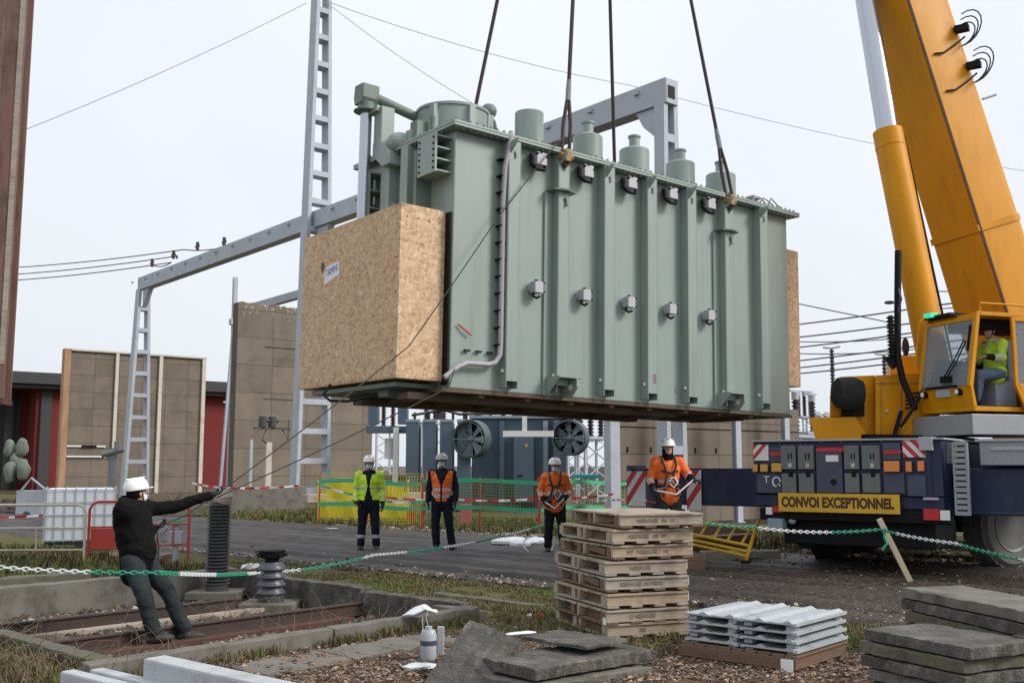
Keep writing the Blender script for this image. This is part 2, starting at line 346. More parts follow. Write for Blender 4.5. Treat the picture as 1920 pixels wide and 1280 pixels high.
# ================================================================ ground
def T(a,n,z=0.): return Vector((a*.667-n*.745,a*.745+n*.667,z))
def AN(x,y): return (.667*x+.745*y, -.745*x+.667*y)
def inpit(a,n): return (4.1<a<8.49 and 8.3<n<13.1) or (4.1<a<7.97 and 7.65<n<=8.3) or (.4<a<=4.1 and 11.12<n<13.1)
def ss(x,a,b): t=min(1,max(0,(x-a)/(b-a))); return t*t*(3-2*t)
def gh(x,y):
    a,n=AN(x,y)
    if inpit(a,n): return -.25+.025*fbm(x,y,3)
    r=math.hypot(x,y)
    z=.018*fbm(x,y,1.1,5) if r<45 else 0
    if r<10: z-=.08*math.exp(-((x+.35)**2+(y-7.85)**2)/.12)
    if 10.2<a<17.8: z-=.03
    return z
def axis(lo,hi,f0,f1,st,gr=1.16):
    l=list(np.arange(f0,f1,st)); s=st; p=l[-1]
    while p<hi: s*=gr; p+=s; l.append(p)
    s=st; p=l[0]
    while p>lo: s*=gr; p-=s; l.insert(0,p)
    return l
xs=axis(-700,700,-8.5,9,.085); ys=axis(-40,1500,7.2,19.5,.085)
gv=[(x,y,gh(x,y)) for y in ys for x in xs]; nx=len(xs)
gf=[(j*nx+i,j*nx+i+1,(j+1)*nx+i+1,(j+1)*nx+i) for j in range(len(ys)-1) for i in range(nx-1)]
me=bpy.data.meshes.new('ground'); me.from_pydata(gv,[],gf); 
at=me.color_attributes.new('zone','FLOAT_COLOR','POINT')
zc=[]
for x,y,z in gv:
    a,n=AN(x,y); r=math.hypot(x,y); q=.35*fbm(x,y,.8,4) if r<80 else 0
    grass=0.; green=0.
    # grass strip between pit and road, weeds beyond the road, weeds in the left
    g1=ss(a+q,8.5,8.8)*(1-ss(a+q*1.5,10.1,10.5))*ss(n+q,3.9,5.2)
    g2=ss(a+q,17.2,18)*(1-ss(a+q,24,27))
    g3=ss(n+q,13.6,14.1)*(1-ss(a+q,8.7,9.4))
    g4=(1-ss(a+q,4.0,4.4))*ss(n+q,7.,7.9)*(1-ss(n,10.8,11.1))
    g5=ss(n+q,5.0,6.0)*ss(a+q,7.2,7.7)*(1-ss(a,8.7,8.9))
    grass=min(1,g1+g2+g3+g4+g5)
    dark=ss(x+q,2.6,4)*ss(a+q,9.4,10)*(1-grass)
    ballast=1. if inpit(a,n) else 0.
    zc+= [grass,dark,ballast,1.]
at.data.foreach_set('color',zc); me.polygons.foreach_set('use_smooth',[True]*len(me.polygons)); me.update()
ground=bpy.data.objects.new('ground',me); C.objects.link(ground); ground['kind']='structure'
def groundmat():
    m=bpy.data.materials.new('ground'); m.use_nodes=True; nt=m.node_tree; N=nt.nodes; L=nt.links; b=N['Principled BSDF']; b.inputs['Roughness'].default_value=.95; b.inputs['Specular IOR Level'].default_value=.25
    tc=N.new('ShaderNodeTexCoord'); at=N.new('ShaderNodeAttribute'); at.attribute_name='zone'; sep=N.new('ShaderNodeSeparateColor'); L.new(at.outputs[0],sep.inputs[0])
    def noise(s,d=8,r=.7): n=N.new('ShaderNodeTexNoise'); n.inputs['Scale'].default_value=s; n.inputs['Detail'].default_value=d; n.inputs['Roughness'].default_value=r; L.new(tc.outputs['Object'],n.inputs[0]); return n.outputs[0]
    def ramp(src,st):
        r=N.new('ShaderNodeValToRGB'); L.new(src,r.inputs[0]); c=r.color_ramp
        c.elements[0].position=st[0][0]; c.elements[0].color=(*st[0][1],1); c.elements[1].position=st[-1][0]; c.elements[1].color=(*st[-1][1],1)
        for p,q in st[1:-1]: e=c.elements.new(p); e.color=(*q,1)
        return r.outputs[0]
    def mix(f,a,b_):
        x=N.new('ShaderNodeMix'); x.data_type='RGBA'; L.new(f,x.inputs[0]); L.new(a,x.inputs[6]); L.new(b_,x.inputs[7]); return x.outputs[2]
    def edge(ch,k=.9):
        ad=N.new('ShaderNodeMath'); ad.operation='MULTIPLY_ADD'; L.new(noise(5,6),ad.inputs[0]); ad.inputs[1].default_value=k; 
        s=N.new('ShaderNodeMath'); s.operation='SUBTRACT'; L.new(sep.outputs[ch],s.inputs[0]); s.inputs[1].default_value=k*.5; L.new(s.outputs[0],ad.inputs[2])
        r=N.new('ShaderNodeMapRange'); r.inputs[1].default_value=.35; r.inputs[2].default_value=.65; L.new(ad.outputs[0],r.inputs[0]); return r.outputs[0]
    vor=N.new('ShaderNodeTexVoronoi'); vor.inputs['Scale'].default_value=38; L.new(tc.outputs['Object'],vor.inputs[0]); vs=N.new('ShaderNodeSeparateColor'); L.new(vor.outputs['Color'],vs.inputs[0])
    grav=ramp(vs.outputs[0],[(0,(.035,.025,.019)),(.35,(.085,.058,.04)),(.7,(.15,.105,.072)),(1,(.28,.22,.165))])
    soil=ramp(noise(2.5),[(.35,(.05,.038,.03)),(.65,(.14,.105,.075))])
    n1=noise(9); grav=mix(n1,grav,soil)
    grass=ramp(noise(3.2,9,.75),[(.34,(.035,.032,.015)),(.46,(.085,.095,.022)),(.56,(.15,.12,.058)),(.68,(.08,.105,.022))])
    dark=ramp(noise(4,9,.75),[(.35,(.016,.013,.012)),(.55,(.045,.036,.03)),(.7,(.10,.08,.062))])
    bal=ramp(vs.outputs[1],[(0,(.03,.027,.024)),(.5,(.07,.06,.05)),(1,(.15,.125,.10))])
    c=mix(edge(1,.5),grav,dark); c=mix(edge(0),c,grass); 
    x=mix(sep.outputs[2],c,bal)
    L.new(x,b.inputs['Base Color'])
    ad=N.new('ShaderNodeMath'); ad.operation='ADD'; L.new(noise(30),ad.inputs[0]); L.new(vor.outputs['Distance'],ad.inputs[1])
    bp=N.new('ShaderNodeBump'); bp.inputs['Strength'].default_value=.8; bp.inputs['Distance'].default_value=.025; L.new(ad.outputs[0],bp.inputs['Height']); L.new(bp.outputs[0],b.inputs['Normal'])
    return m
ground.data.materials.append(groundmat())
# road : dark muddy tarmac crossing behind the pit
def roadz(a,n,x,y):
    e=ss(a,10.3,10.55)*(1-ss(a,17.3,17.7)); z=-.10+.13*e
    z+=.016*fbm(x,y,1.3,5)+.012*fbm(n*.35,a*3.,1,4)
    for ra,wd,dp in ((11.15,.09,.07),(12.05,.13,.06),(12.5,.08,.03),(13.1,.12,.055),(13.75,.16,.06),(14.7,.1,.03),(15.6,.16,.05)):
        rr=ra+.22*MN.noise(Vector((n*.25,ra,0)))+.05*MN.noise(Vector((n*1.6,ra,3)))
        d=(a-rr)/wd; z+= -dp*math.exp(-d*d)+.6*dp*math.exp(-(d-2.)**2)
    return z
aa=list(np.arange(10.2,17.8,.06)); nn=axis(-40,60,-1.5,16,.09,1.1); rv=[]
for n in nn:
    for a in aa:
        p=T(a,n); rv.append((p.x,p.y,roadz(a,n,p.x,p.y)))
k=len(aa); rf=[(j*k+i,j*k+i+1,(j+1)*k+i+1,(j+1)*k+i)[::-1] for j in range(len(nn)-1) for i in range(k-1)]
me=bpy.data.meshes.new('road'); me.from_pydata(rv,[],rf); me.polygons.foreach_set('use_smooth',[True]*len(me.polygons))
road=bpy.data.objects.new('road',me); C.objects.link(road); road['kind']='structure'
m=mat('road_tarmac',(.062,.056,.054),.6,col2=(.022,.019,.018),scale=2.2,amt=.95,bump=1.,bscale=22,stain=(.105,.096,.09),stain_amt=.7,stain_scale=1.6,contrast=.16)
me.materials.append(m)
nt=m.node_tree; N_=nt.nodes; L_2=nt.links; pb=N_['Principled BSDF']; src=pb.inputs['Base Color'].links[0].from_socket
tcn=N_.new('ShaderNodeTexCoord'); mpn=N_.new('ShaderNodeMapping'); mpn.vector_type='TEXTURE'; mpn.inputs['Rotation'].default_value=(0,0,math.atan2(.667,-.745)); mpn.inputs['Scale'].default_value=(9,.55,1); L_2.new(tcn.outputs['Object'],mpn.inputs[0])
for sc_,lo,hi,col in ((1.3,.46,.56,(.014,.011,.010)),(2.3,.56,.66,(.13,.115,.10)),(6.,.54,.60,(.02,.016,.014))):
    nn_=N_.new('ShaderNodeTexNoise'); nn_.inputs['Scale'].default_value=sc_; nn_.inputs['Detail'].default_value=9; nn_.inputs['Roughness'].default_value=.75; L_2.new(mpn.outputs[0],nn_.inputs[0])
    rr_=N_.new('ShaderNodeMapRange'); rr_.inputs[1].default_value=lo; rr_.inputs[2].default_value=hi; rr_.inputs[4].default_value=.75; L_2.new(nn_.outputs[0],rr_.inputs[0])
    xx=N_.new('ShaderNodeMix'); xx.data_type='RGBA'; L_2.new(rr_.outputs[0],xx.inputs[0]); L_2.new(src,xx.inputs[6]); xx.inputs[7].default_value=(*col,1); src=xx.outputs[2]
sxn=N_.new('ShaderNodeSeparateXYZ'); L_2.new(tcn.outputs['Object'],sxn.inputs[0]); n3=N_.new('ShaderNodeTexNoise'); n3.inputs['Scale'].default_value=1.3; n3.inputs['Detail'].default_value=8; L_2.new(tcn.outputs['Object'],n3.inputs[0])
ad_=N_.new('ShaderNodeMath'); ad_.operation='MULTIPLY_ADD'; L_2.new(n3.outputs[0],ad_.inputs[0]); ad_.inputs[1].default_value=5; L_2.new(sxn.outputs[0],ad_.inputs[2])
r3=N_.new('ShaderNodeMapRange'); r3.inputs[1].default_value=3.6; r3.inputs[2].default_value=6.6; r3.inputs[4].default_value=.85; L_2.new(ad_.outputs[0],r3.inputs[0])
v3=N_.new('ShaderNodeTexVoronoi'); v3.inputs['Scale'].default_value=26; L_2.new(tcn.outputs['Object'],v3.inputs[0]); s3=N_.new('ShaderNodeSeparateColor'); L_2.new(v3.outputs['Color'],s3.inputs[0]); c3=N_.new('ShaderNodeValToRGB'); L_2.new(s3.outputs[0],c3.inputs[0])
c3.color_ramp.elements[0].color=(.022,.016,.012,1); c3.color_ramp.elements[1].color=(.12,.09,.065,1); e3_=c3.color_ramp.elements.new(.6); e3_.color=(.05,.037,.028,1)
x3=N_.new('ShaderNodeMix'); x3.data_type='RGBA'; L_2.new(r3.outputs[0],x3.inputs[0]); L_2.new(src,x3.inputs[6]); L_2.new(c3.outputs[0],x3.inputs[7]); src=x3.outputs[2]
# muddy brown patches everywhere
n4=N_.new('ShaderNodeTexNoise'); n4.inputs['Scale'].default_value=.55; n4.inputs['Detail'].default_value=9; n4.inputs['Roughness'].default_value=.7; L_2.new(tcn.outputs['Object'],n4.inputs[0]); r4=N_.new('ShaderNodeMapRange'); r4.inputs[1].default_value=.45; r4.inputs[2].default_value=.62; r4.inputs[4].default_value=.6; L_2.new(n4.outputs[0],r4.inputs[0])
x4=N_.new('ShaderNodeMix'); x4.data_type='RGBA'; L_2.new(r4.outputs[0],x4.inputs[0]); L_2.new(src,x4.inputs[6]); x4.inputs[7].default_value=(.062,.045,.033,1); src=x4.outputs[2]
L_2.new(src,pb.inputs['Base Color'])
# ---- stones, leaves and grass (uncountable)
def rocks(name,pts,mats,kind='stuff'):
    vs=[];fs=[];mi=[]
    base=[(1,0,0),(0,1,0),(-1,0,0),(0,-1,0),(0,0,1),(0,0,-1)]; bf=[(0,1,4),(1,2,4),(2,3,4),(3,0,4),(1,0,5),(2,1,5),(3,2,5),(0,3,5)]
    for (x,y,z,s,m_) in pts:
        R=Matrix.Rotation(random.uniform(0,6.3),3,'Z')@Matrix.Rotation(random.uniform(-.6,.6),3,'X'); o=len(vs)
        sx,sy,sz=s*random.uniform(.7,1.3),s*random.uniform(.6,1.1),s*random.uniform(.4,.8)
        for b in base:
            p=R@Vector((b[0]*sx*random.uniform(.7,1.15),b[1]*sy*random.uniform(.7,1.15),b[2]*sz)); vs.append((x+p.x,y+p.y,z+p.z))
        for f in bf: fs.append(tuple(i+o for i in f)); mi.append(m_)
    me=bpy.data.meshes.new(name); me.from_pydata(vs,[],fs)
    for m_ in mats: me.materials.append(MATS[m_])
    me.polygons.foreach_set('material_index',mi); o=bpy.data.objects.new(name,me); C.objects.link(o); o['kind']=kind; o['label']=name.replace('_',' '); return o
for i,cc in enumerate(((.10,.072,.052),(.175,.125,.085),(.27,.215,.16),(.055,.045,.04),(.42,.37,.31),(.12,.115,.11))): mat('stone_%s'%'abcdef'[i],cc,.9,col2=tuple(x*.7 for x in cc),scale=20)
SM=['stone_'+c for c in 'abcdef']
pts=[]
for i in range(15000):
    y=8+abs(RNG.exponential(1.1)) if i%3 else RNG.uniform(7.7,11); x=RNG.uniform(-3.2,4.2); a,n=AN(x,y)
    if y>12 or inpit(a,n) or (a>8.6 and n>4.5) or a>10.3: continue
    if n>7.54: continue
    if a<4.4 and n>6.9 and RNG.rand()<.8: continue
    if 4.7<a<6.9 and 6.75<n<7.33 and RNG.rand()<.93: continue
    pts.append((x,y,gh(x,y)+.004,float(RNG.choice([.008,.013,.018,.026],p=[.3,.4,.22,.08])),int(RNG.choice(6,p=[.3,.27,.16,.16,.05,.06]))))
rocks('gravel',pts,SM)
mat('leaf_a',(.24,.13,.075),.8); mat('leaf_b',(.36,.25,.17),.8); mat('leaf_c',(.12,.06,.035),.8)
vs=[];fs=[];mi=[]
for i in range(5200):
    y=7.7+abs(RNG.exponential(1.2)); x=RNG.uniform(-2.6,3.6); a,n=AN(x,y)
    if y>12 or n>8.0 or a>9.2: continue
    z=gh(x,y)+.012; s_=random.uniform(.012,.03); R=Matrix.Rotation(random.uniform(0,6.3),3,'Z')@Matrix.Rotation(random.uniform(-.7,.7),3,'X'); o=len(vs)
    for q in ((-1,0,0),(-.2,.5,.2),(1,.1,.35),(.1,-.5,.1)): p=R@Vector(q)*s_; vs.append((x+p.x,y+p.y,z+p.z+.004))
    fs.append((o,o+1,o+2,o+3)); mi.append(int(RNG.choice(3,p=[.45,.2,.35])))
me=bpy.data.meshes.new('fallen_leaves'); me.from_pydata(vs,[],fs)
for m_ in ('leaf_a','leaf_b','leaf_c'): me.materials.append(MATS[m_])
me.polygons.foreach_set('material_index',mi); o=bpy.data.objects.new('fallen_leaves',me); C.objects.link(o); o['kind']='stuff'; o['label']='fallen leaves'
pts=[]
for i in range(12500):
    a=RNG.uniform(.6,8.35); n=RNG.uniform(7.75,12.95)
    if not inpit(a,n): continue
    p=T(a,n); pts.append((p.x,p.y,gh(p.x,p.y)+.01,float(RNG.choice([.025,.04,.06,.085],p=[.3,.38,.25,.07])),int(RNG.choice(6,p=[.26,.13,.07,.42,.03,.09]))))
for i in range(26):
    a=RNG.uniform(4.9,7.0); n=RNG.uniform(8.2,9.3); p=T(a,n); pts.append((p.x,p.y,-.18,float(RNG.uniform(.07,.12)),int(RNG.choice([4,2,5]))))
rocks('track_ballast',pts,SM)
pts=[]
for i in range(1600):
    a=17.3+RNG.exponential(.6); n=RNG.uniform(6,22); p=T(a,n); pts.append((p.x,p.y,.02,float(RNG.choice([.03,.05,.08])),int(RNG.choice(6))))
for i in range(6500):
    x=RNG.uniform(1.5,12); y=RNG.uniform(11.,22); pts.append((x,y,.03,float(RNG.choice([.012,.02,.035],p=[.5,.35,.15])),int(RNG.choice(6,p=[.34,.2,.06,.3,.02,.08]))))
for i in range(1500):
    a=10.4+RNG.exponential(.25); n=RNG.uniform(-3,18); p=T(a,n); pts.append((p.x,p.y,.03,float(RNG.choice([.015,.025,.04])),int(RNG.choice(6))))
rocks('loose_stones',pts,SM)
def grass(name,n,samp,mats,hmin,hmax,wd=.004,lean=.6):
    vs=[];fs=[];mi=[]
    for i in range(n):
        x,y=samp(); 
        if x is None: continue
        z=gh(x,y)-.01; nb=random.randint(4,8); mm=random.randrange(len(mats)) if MN.noise(Vector((x*.9,y*.9,0)))<.25 else 0
        for k_ in range(nb):
            t=random.uniform(0,6.3); h=random.uniform(hmin,hmax); l=random.uniform(.1,lean)*h; bx=x+random.uniform(-.03,.03); by=y+random.uniform(-.03,.03)
            dx,dy=math.cos(t),math.sin(t); o=len(vs); w_=wd*random.uniform(.7,1.5)
            vs+=[(bx-dy*w_,by+dx*w_,z),(bx+dy*w_,by-dx*w_,z),(bx+dx*l*.45+dy*w_*.8,by+dy*l*.45-dx*w_*.8,z+h*.6),(bx+dx*l*.45-dy*w_*.8,by+dy*l*.45+dx*w_*.8,z+h*.6),(bx+dx*l,by+dy*l,z+h*.9)]
            fs+=[(o,o+1,o+2,o+3),(o+3,o+2,o+4)]; mi+=[mm,mm]
    me=bpy.data.meshes.new(name); me.from_pydata(vs,[],fs)
    for m_ in mats: me.materials.append(MATS[m_])
    me.polygons.foreach_set('material_index',mi); o=bpy.data.objects.new(name,me); C.objects.link(o); o['kind']='stuff'; o['label']=name.replace('_',' '); return o
mat('grass_dry',(.22,.17,.085),.8,col2=(.13,.10,.05),scale=3); mat('grass_green',(.10,.135,.022),.75,col2=(.14,.155,.03),scale=3); mat('grass_brown',(.09,.062,.034),.85)
def s1():
    a=random.uniform(8.55,10.5); n=random.uniform(3.9,15); p=T(a,n)
    return (p.x,p.y) if fbm(p.x,p.y,1.1)>-.25 else (None,None)
grass('dry_grass',14000,s1,['grass_green','grass_dry','grass_brown'],.02,.075,.0035,.9)
def s2():
    a=random.uniform(2,4.1); n=random.uniform(6.6,10.9); p=T(a,n); return (p.x,p.y) if p.y>7.4 else (None,None)
grass('weeds',2600,s2,['grass_brown','grass_brown','grass_green','grass_dry'],.03,.10,.004,.9)
def s3():
    if random.random()<.5: a=random.uniform(17.6,22); n=random.uniform(8,32); p=T(a,n)
    else: a=random.uniform(1,8.6); n=random.uniform(13.7,20); p=T(a,n)
    return (p.x,p.y)
grass('rough_grass',7000,s3,['grass_green','grass_dry','grass_brown'],.08,.26,.011)
def s4():
    k_=random.random()
    if k_<.4: a=random.uniform(4.2,8.4); n=random.gauss(7.50,.05)
    elif k_<.6: a=random.gauss(8.62,.12); n=random.uniform(4.5,10)
    else: a=random.uniform(7.4,8.6); n=random.uniform(5.,7.6)
    p=T(a,n); return (p.x,p.y) if fbm(p.x,p.y,2)>-.1 else (None,None)
grass('kerbside_grass',1500,s4,['grass_green','grass_dry','grass_brown'],.04,.13,.004)
# bramble twigs at lower left and centre
tb=MB()
for i in range(330):
    if i<150: a=random.gauss(3.9,.5); n=random.uniform(7.2,11.)
    elif i<230: a=random.gauss(7.2,.5); n=random.uniform(7.7,11.5)
    elif i<270: a=random.gauss(4.4,.5); n=random.uniform(10.5,12.8)
    else: a=random.uniform(4.2,8.2); n=random.uniform(7.3,9.4)
    p=T(a,n,gh(*T(a,n).xy)); d=Vector((random.uniform(-1,1),random.uniform(-1,1),random.uniform(.8,1.6))).normalized(); pts_=[p]; 
    for k_ in range(6):
        d=(d+Vector((random.uniform(-.5,.5),random.uniform(-.5,.5),random.uniform(-.45,.15)))).normalized(); pts_.append(pts_[-1]+d*random.uniform(.04,.11))
    tb.tube(pts_,.003,4,rs=[.004-.0005*j for j in range(7)])
mat('twig',(.17,.125,.085),.85)
o=tb.build('bramble_twigs','twig',kind='stuff'); o['label']='bramble twigs'
# ---------------- pit kerbs
def kerb(name,label,a0,a1,n0,n1,z0,z1,m='concrete',rough=.012):
    mb=MB(); L_=max(a1-a0,n1-n0); k_=max(2,int(L_/.12)); al=(a1-a0)>=(n1-n0)
    rings=[]
    for i in range(k_+1):
        t=i/k_
        if al: cs=[(a0+(a1-a0)*t,n0),(a0+(a1-a0)*t,n1)]
        else: cs=[(a0,n0+(n1-n0)*t),(a1,n0+(n1-n0)*t)]
        ring=[]
        for (a,n),z in ((cs[0],z0),(cs[1],z0),(cs[1],z1),(cs[0],z1)):
            j=lambda: random.uniform(-rough,rough)
            ring.append(T(a+j(),n+j(),z+(j()*.7 if z==z1 else 0)))
        rings.append(ring)
    vs=[v for r in rings for v in r]; fs=[]
    for i in range(k_):
        for j in range(4): fs.append((i*4+j,i*4+(j+1)%4,(i+1)*4+(j+1)%4,(i+1)*4+j))
    fs.append((3,2,1,0)); fs.append((k_*4,k_*4+1,k_*4+2,k_*4+3)); mb.add(vs,fs)
    o=mb.build(name,m,bevel=.008); tag(o,label,'kerb','concrete kerbs of the rail pit'); return o
kerb('concrete_kerb','concrete kerb along the near side of the rail pit, left length before the standing man',3.75,6.02,7.56,7.72,-.3,.13)
kerb('concrete_kerb','near side concrete kerb of the rail pit, right length ending near the white bag',6.04,7.95,7.56,7.72,-.3,.13)
kerb('concrete_kerb','mossy green concrete kerb closing the left end of the rail pit',4.0,4.17,7.73,11.05,-.3,.08,'concrete_moss')
kerb('concrete_kerb','mossy concrete kerb along the near edge of the track at far left',.3,4.17,11.05,11.2,-.3,-.08,'concrete_moss')
kerb('concrete_kerb','high concrete kerb along the far side of the rail pit behind the man in black',.3,8.6,12.98,13.25,-.35,.13)
kerb('concrete_kerb','upper concrete step lying behind the high far kerb of the pit',.3,6.6,13.42,13.62,-.1,.2,'concrete_moss')
kerb('concrete_kerb','dark concrete kerb at the right end of the pit beside the dry grass',8.4,8.58,10.02,12.97,-.3,.10,'concrete_dark')
kerb('concrete_kerb','short dark concrete kerb at the right end of the pit by the white bag',8.4,8.58,8.31,10.0,-.3,.06,'concrete_dark')
kerb('concrete_kerb','small kerb stone at the right corner of the pit under the white bag',7.96,8.1,7.6,8.3,-.3,.08)
kerb('concrete_kerb','broken kerb stone lying in the grass right of the pit',8.9,9.06,7.6,9.3,-.05,.05,'concrete_moss')
# path slabs along kerb
for lab,a0,a1,n0,n1 in (('flat worn path slab lying along the near kerb, left of the cracked one',4.75,5.6,6.78,7.28),('flat worn path slab lying along the near kerb, nearest the white bottle',5.64,6.85,6.8,7.3)):
    o=kerb('path_slab',lab,a0,a1,n0,n1,-.05,.022,'concrete',rough=.02); tag(o,lab,'slab','path slabs beside the pit')
def rail(label,a0,a1,n):
    mb=MB(); prof=[(-.065,-.145),(.065,-.145),(.065,-.13),(.012,-.115),(.012,-.03),(.036,-.022),(.036,0),(-.036,0),(-.036,-.022),(-.012,-.03),(-.012,-.115),(-.065,-.13)]
    M=frame(T(a0,n,-.06),T(0,1)-T(0,0),(0,0,1),T(1,0)-T(0,0)); mb.prism(prof,0,a1-a0,M)
    o=mb.build('rail','rail',bevel=.003); tag(o,label,'rail','rails in the pit')
rail('rusty steel rail in the pit, nearer the camera',1.0,8.35,9.95)
rail('rusty steel rail in the pit, farther from the camera',.8,7.6,11.42)
# timber bearers under rails
for i,(n0,lab) in enumerate(((9.72,'long dark timber strip beside the nearer rail'),(11.2,'long pale timber strip beside the farther rail'))):
    mb=MB(); M=frame(T(1.2,n0,-.24),T(1,0)-T(0,0),T(0,1)-T(0,0),(0,0,1)); mb.bx(0,6.8,-.07,.07,0,.06,M)
    tag(mb.build('timber_bearer',['rust','wood_grey'][i],bevel=.006),lab,'timber')
mb=MB(); mb.tube([T(.3,11.6,.02),T(2,11.3,.0),T(3.1,11.25,-.05)],.06,10); tag(mb.build('drain_pipe','concrete_dark',smooth=True),'grey pipe lying across the far left of the pit','pipe')
# ================================================================ the hanging transformer
TX=frame((-.818,13.3324,2.5994),(.78701905,.61664446,-.0187252),(-.61674748,.787161,.00034514),(.01495257,.01127709,.99982461))
L_,W_,H_=7.167,2.418,3.497
tr=thing('transformer','huge sage green power transformer hanging from four slings above the track','transformer',TX)
b=MB(); b.bx(0,L_,0,W_,0,H_); b.build('tank','green_paint',tr,bevel=.02)
RU=[.80+.902*i for i in range(7)]
for i,u in enumerate(RU):
    b=MB(); z0=.14; z1=H_-.01; d=.165; wv=.21
    # folded channel, open at the bottom with a slanting end
    th=.012
    def q(y0,y1,za0,za1): pass
    b.bx(u,u+th,-d,0,z0-.09,z1); b.bx(u+wv-th,u+wv,-d,0,z0-.09,z1); b.bx(u+th,u+wv-th,-d,-d+th,z0,z1)
    b.build('rib','green_paint',tr,bevel=.004)
    b=MB(); b.cyl((u-.012,-.1,z0+.16),(u-.012,-.1,z0+.12),.022,.022,8); b.cyl((u-.03,-.1,z0+.14),(u,-.1,z0+.14),.012,n=6)
    b.build('earth_stud','white_paint',tr)
    if i in (1,5):
        b=MB(); c=u+wv/2
        # wide backing plates beside the lifting rib
        b.bx(u-.14,u,-.035,0,.0,2.93); b.bx(u+wv,u+wv+.06,-.035,0,.0,2.93)
        b.build('backing_plate','green_paint',tr,bevel=.004)
        b=MB(); b.prism([(c-.22,-.02),(c-.2,-.2),(c,-.27),(c+.2,-.2),(c+.22,-.02)],2.93,2.955); b.cyl((c+.03,-d-.035,2.83),(c+.03,-d,2.83),.03,.03,8); b.cyl((c+.03,-d-.03,2.72),(c+.03,-d-.005,2.85),.016,n=6)
        b.build('lifting_shelf','green_dark',tr)
        b=MB(); b.bx(c-.2,c+.24,-.33,0,.24,.262); b.prism([(0,0),(.33,0),(.33,-.0),(.05,-.25),(0,-.25)],c-.20,c-.175,frame((0,0,.24),(0,-1,0),(0,0,1),(1,0,0)))
        b.prism([(0,0),(.33,0),(.33,-.12),(.2,-.26),(.12,-.26),(0,-.24)],c+.12,c+.15,frame((0,0,.24),(0,-1,0),(0,0,1),(1,0,0)))
        b.mi=1; b.cyl((c+.118,-.2,.12),(c+.108,-.2,.12),.045,n=14)
        b.build('jacking_bracket',['green_paint','white_paint'],tr)
        b=MB(); b.bx(c-.05,c+.05,-.26,-.12,H_-.13,H_+.05); b.cyl((c-.12,-.19,H_-.05),(c+.12,-.19,H_-.05),.055,n=12)
        b.build('lifting_lug','lug_yellow',tr,bevel=.01)
    b=MB(); c=u+wv*.62; b.prism([(0,0),(.17,0),(.10,-.09),(0,-.17)],u+.02,u+.035,frame((0,-d,H_-.02),(0,-1,0),(0,0,1),(1,0,0))) ; b.cyl((u+.11,-d-.02,H_-.17),(u+.11,-d,H_-.17),.02,n=8); b.cyl((u+.11,-d-.018,H_-.25),(u+.11,-d-.01,H_-.15),.012,n=6)
    b.build('gusset','green_paint',tr)
b=MB(); b.bx(-.13,L_+.15,-.17,W_+.13,H_+.0,H_+.035); b.bx(-.13,L_+.15,-.17,W_+.13,H_+.04,H_+.075)
b.build('cover_flange','green_paint',tr,bevel=.004)
b=MB()
for i in range(64):
    x=-.08+i*.1155
    b.cyl((x,-.13,H_-.03),(x,-.13,H_+.115),.013,n=6); b.cyl((x,-.13,H_+.078),(x,-.13,H_+.098),.022,n=6); b.cyl((x,-.13,H_-.02),(x,-.13,H_-.002),.022,n=6)
for i in range(22):
    y=-.05+i*.112
    b.cyl((-.09,y,H_-.03),(-.09,y,H_+.115),.013,n=6); b.cyl((-.09,y,H_-.02),(-.09,y,H_-.002),.022,n=6)
b.build('flange_bolts','green_dark',tr)
# turrets
b=MB(); b.cyl((1.68,.5,H_+.07),(1.68,.5,H_+.76),.215,n=28); b.cyl((1.68,.5,H_+.07),(1.68,.5,H_+.10),.26,n=28); b.build('turret','green_paint',tr,smooth=True,bevel=.008)
for k,(u,dm) in enumerate(((2.86,.235),(3.88,.245),(4.97,.245),(6.0,.26))):
    b=MB(); h=H_+.66; r=dm
    b.lathe([(r+.045,H_+.07),(r+.045,H_+.10),(r,H_+.10),(r,h-.02),(r-.015,h),(.1,h+.05),(.088,h+.06),(.088,h+.2),(.105,h+.205),(.105,h+.235),(.08,h+.24)],(u,.5,0),28)
    b.cyl((u+r*.72,.5-r*.72,H_+.3),(u+r*.6,.5-r*.6,H_+.3),.02,n=8)
    b.build('turret','green_paint',tr,smooth=True)
b=MB(); b.lathe([(.60,H_+.07),(.60,H_+.10),(.55,H_+.10),(.55,H_+.80),(.57,H_+.80),(.57,H_+.84),(.5,H_+.87),(.0,H_+.87)],(.95,1.45,0),40)
for t in (3.6,4.6,5.5,.3): b.bx(.95+math.cos(t)*.55-.05,.95+math.cos(t)*.55+.05,1.45+math.sin(t)*.56-.05,1.45+math.sin(t)*.56+.05,H_+.08,H_+.8)
b.build('large_turret','green_paint',tr,smooth=True)
b=MB(); b.sph((1.55,1.35,H_+1.0),(.13,.13,.12),16,10); b.tube([(1.55,1.35,H_+.95),(1.66,1.35,H_+.85),(1.66,1.3,H_+.7)],.03,8); b.tube([(1.42,1.3,H_+.95),(1.25,1.2,H_+.88),(1.2,1.2,H_+.84)],.02,8); b.build('vent_cap','green_dark',tr,smooth=True)
b=MB(); b.tube([(1.28,1.2,H_+.87),(1.2,1.22,H_+.98),(1.12,1.18,H_+.88),(1.2,1.15,H_+.90)],.022,5); b.build('marker_rag','red_refl',tr)
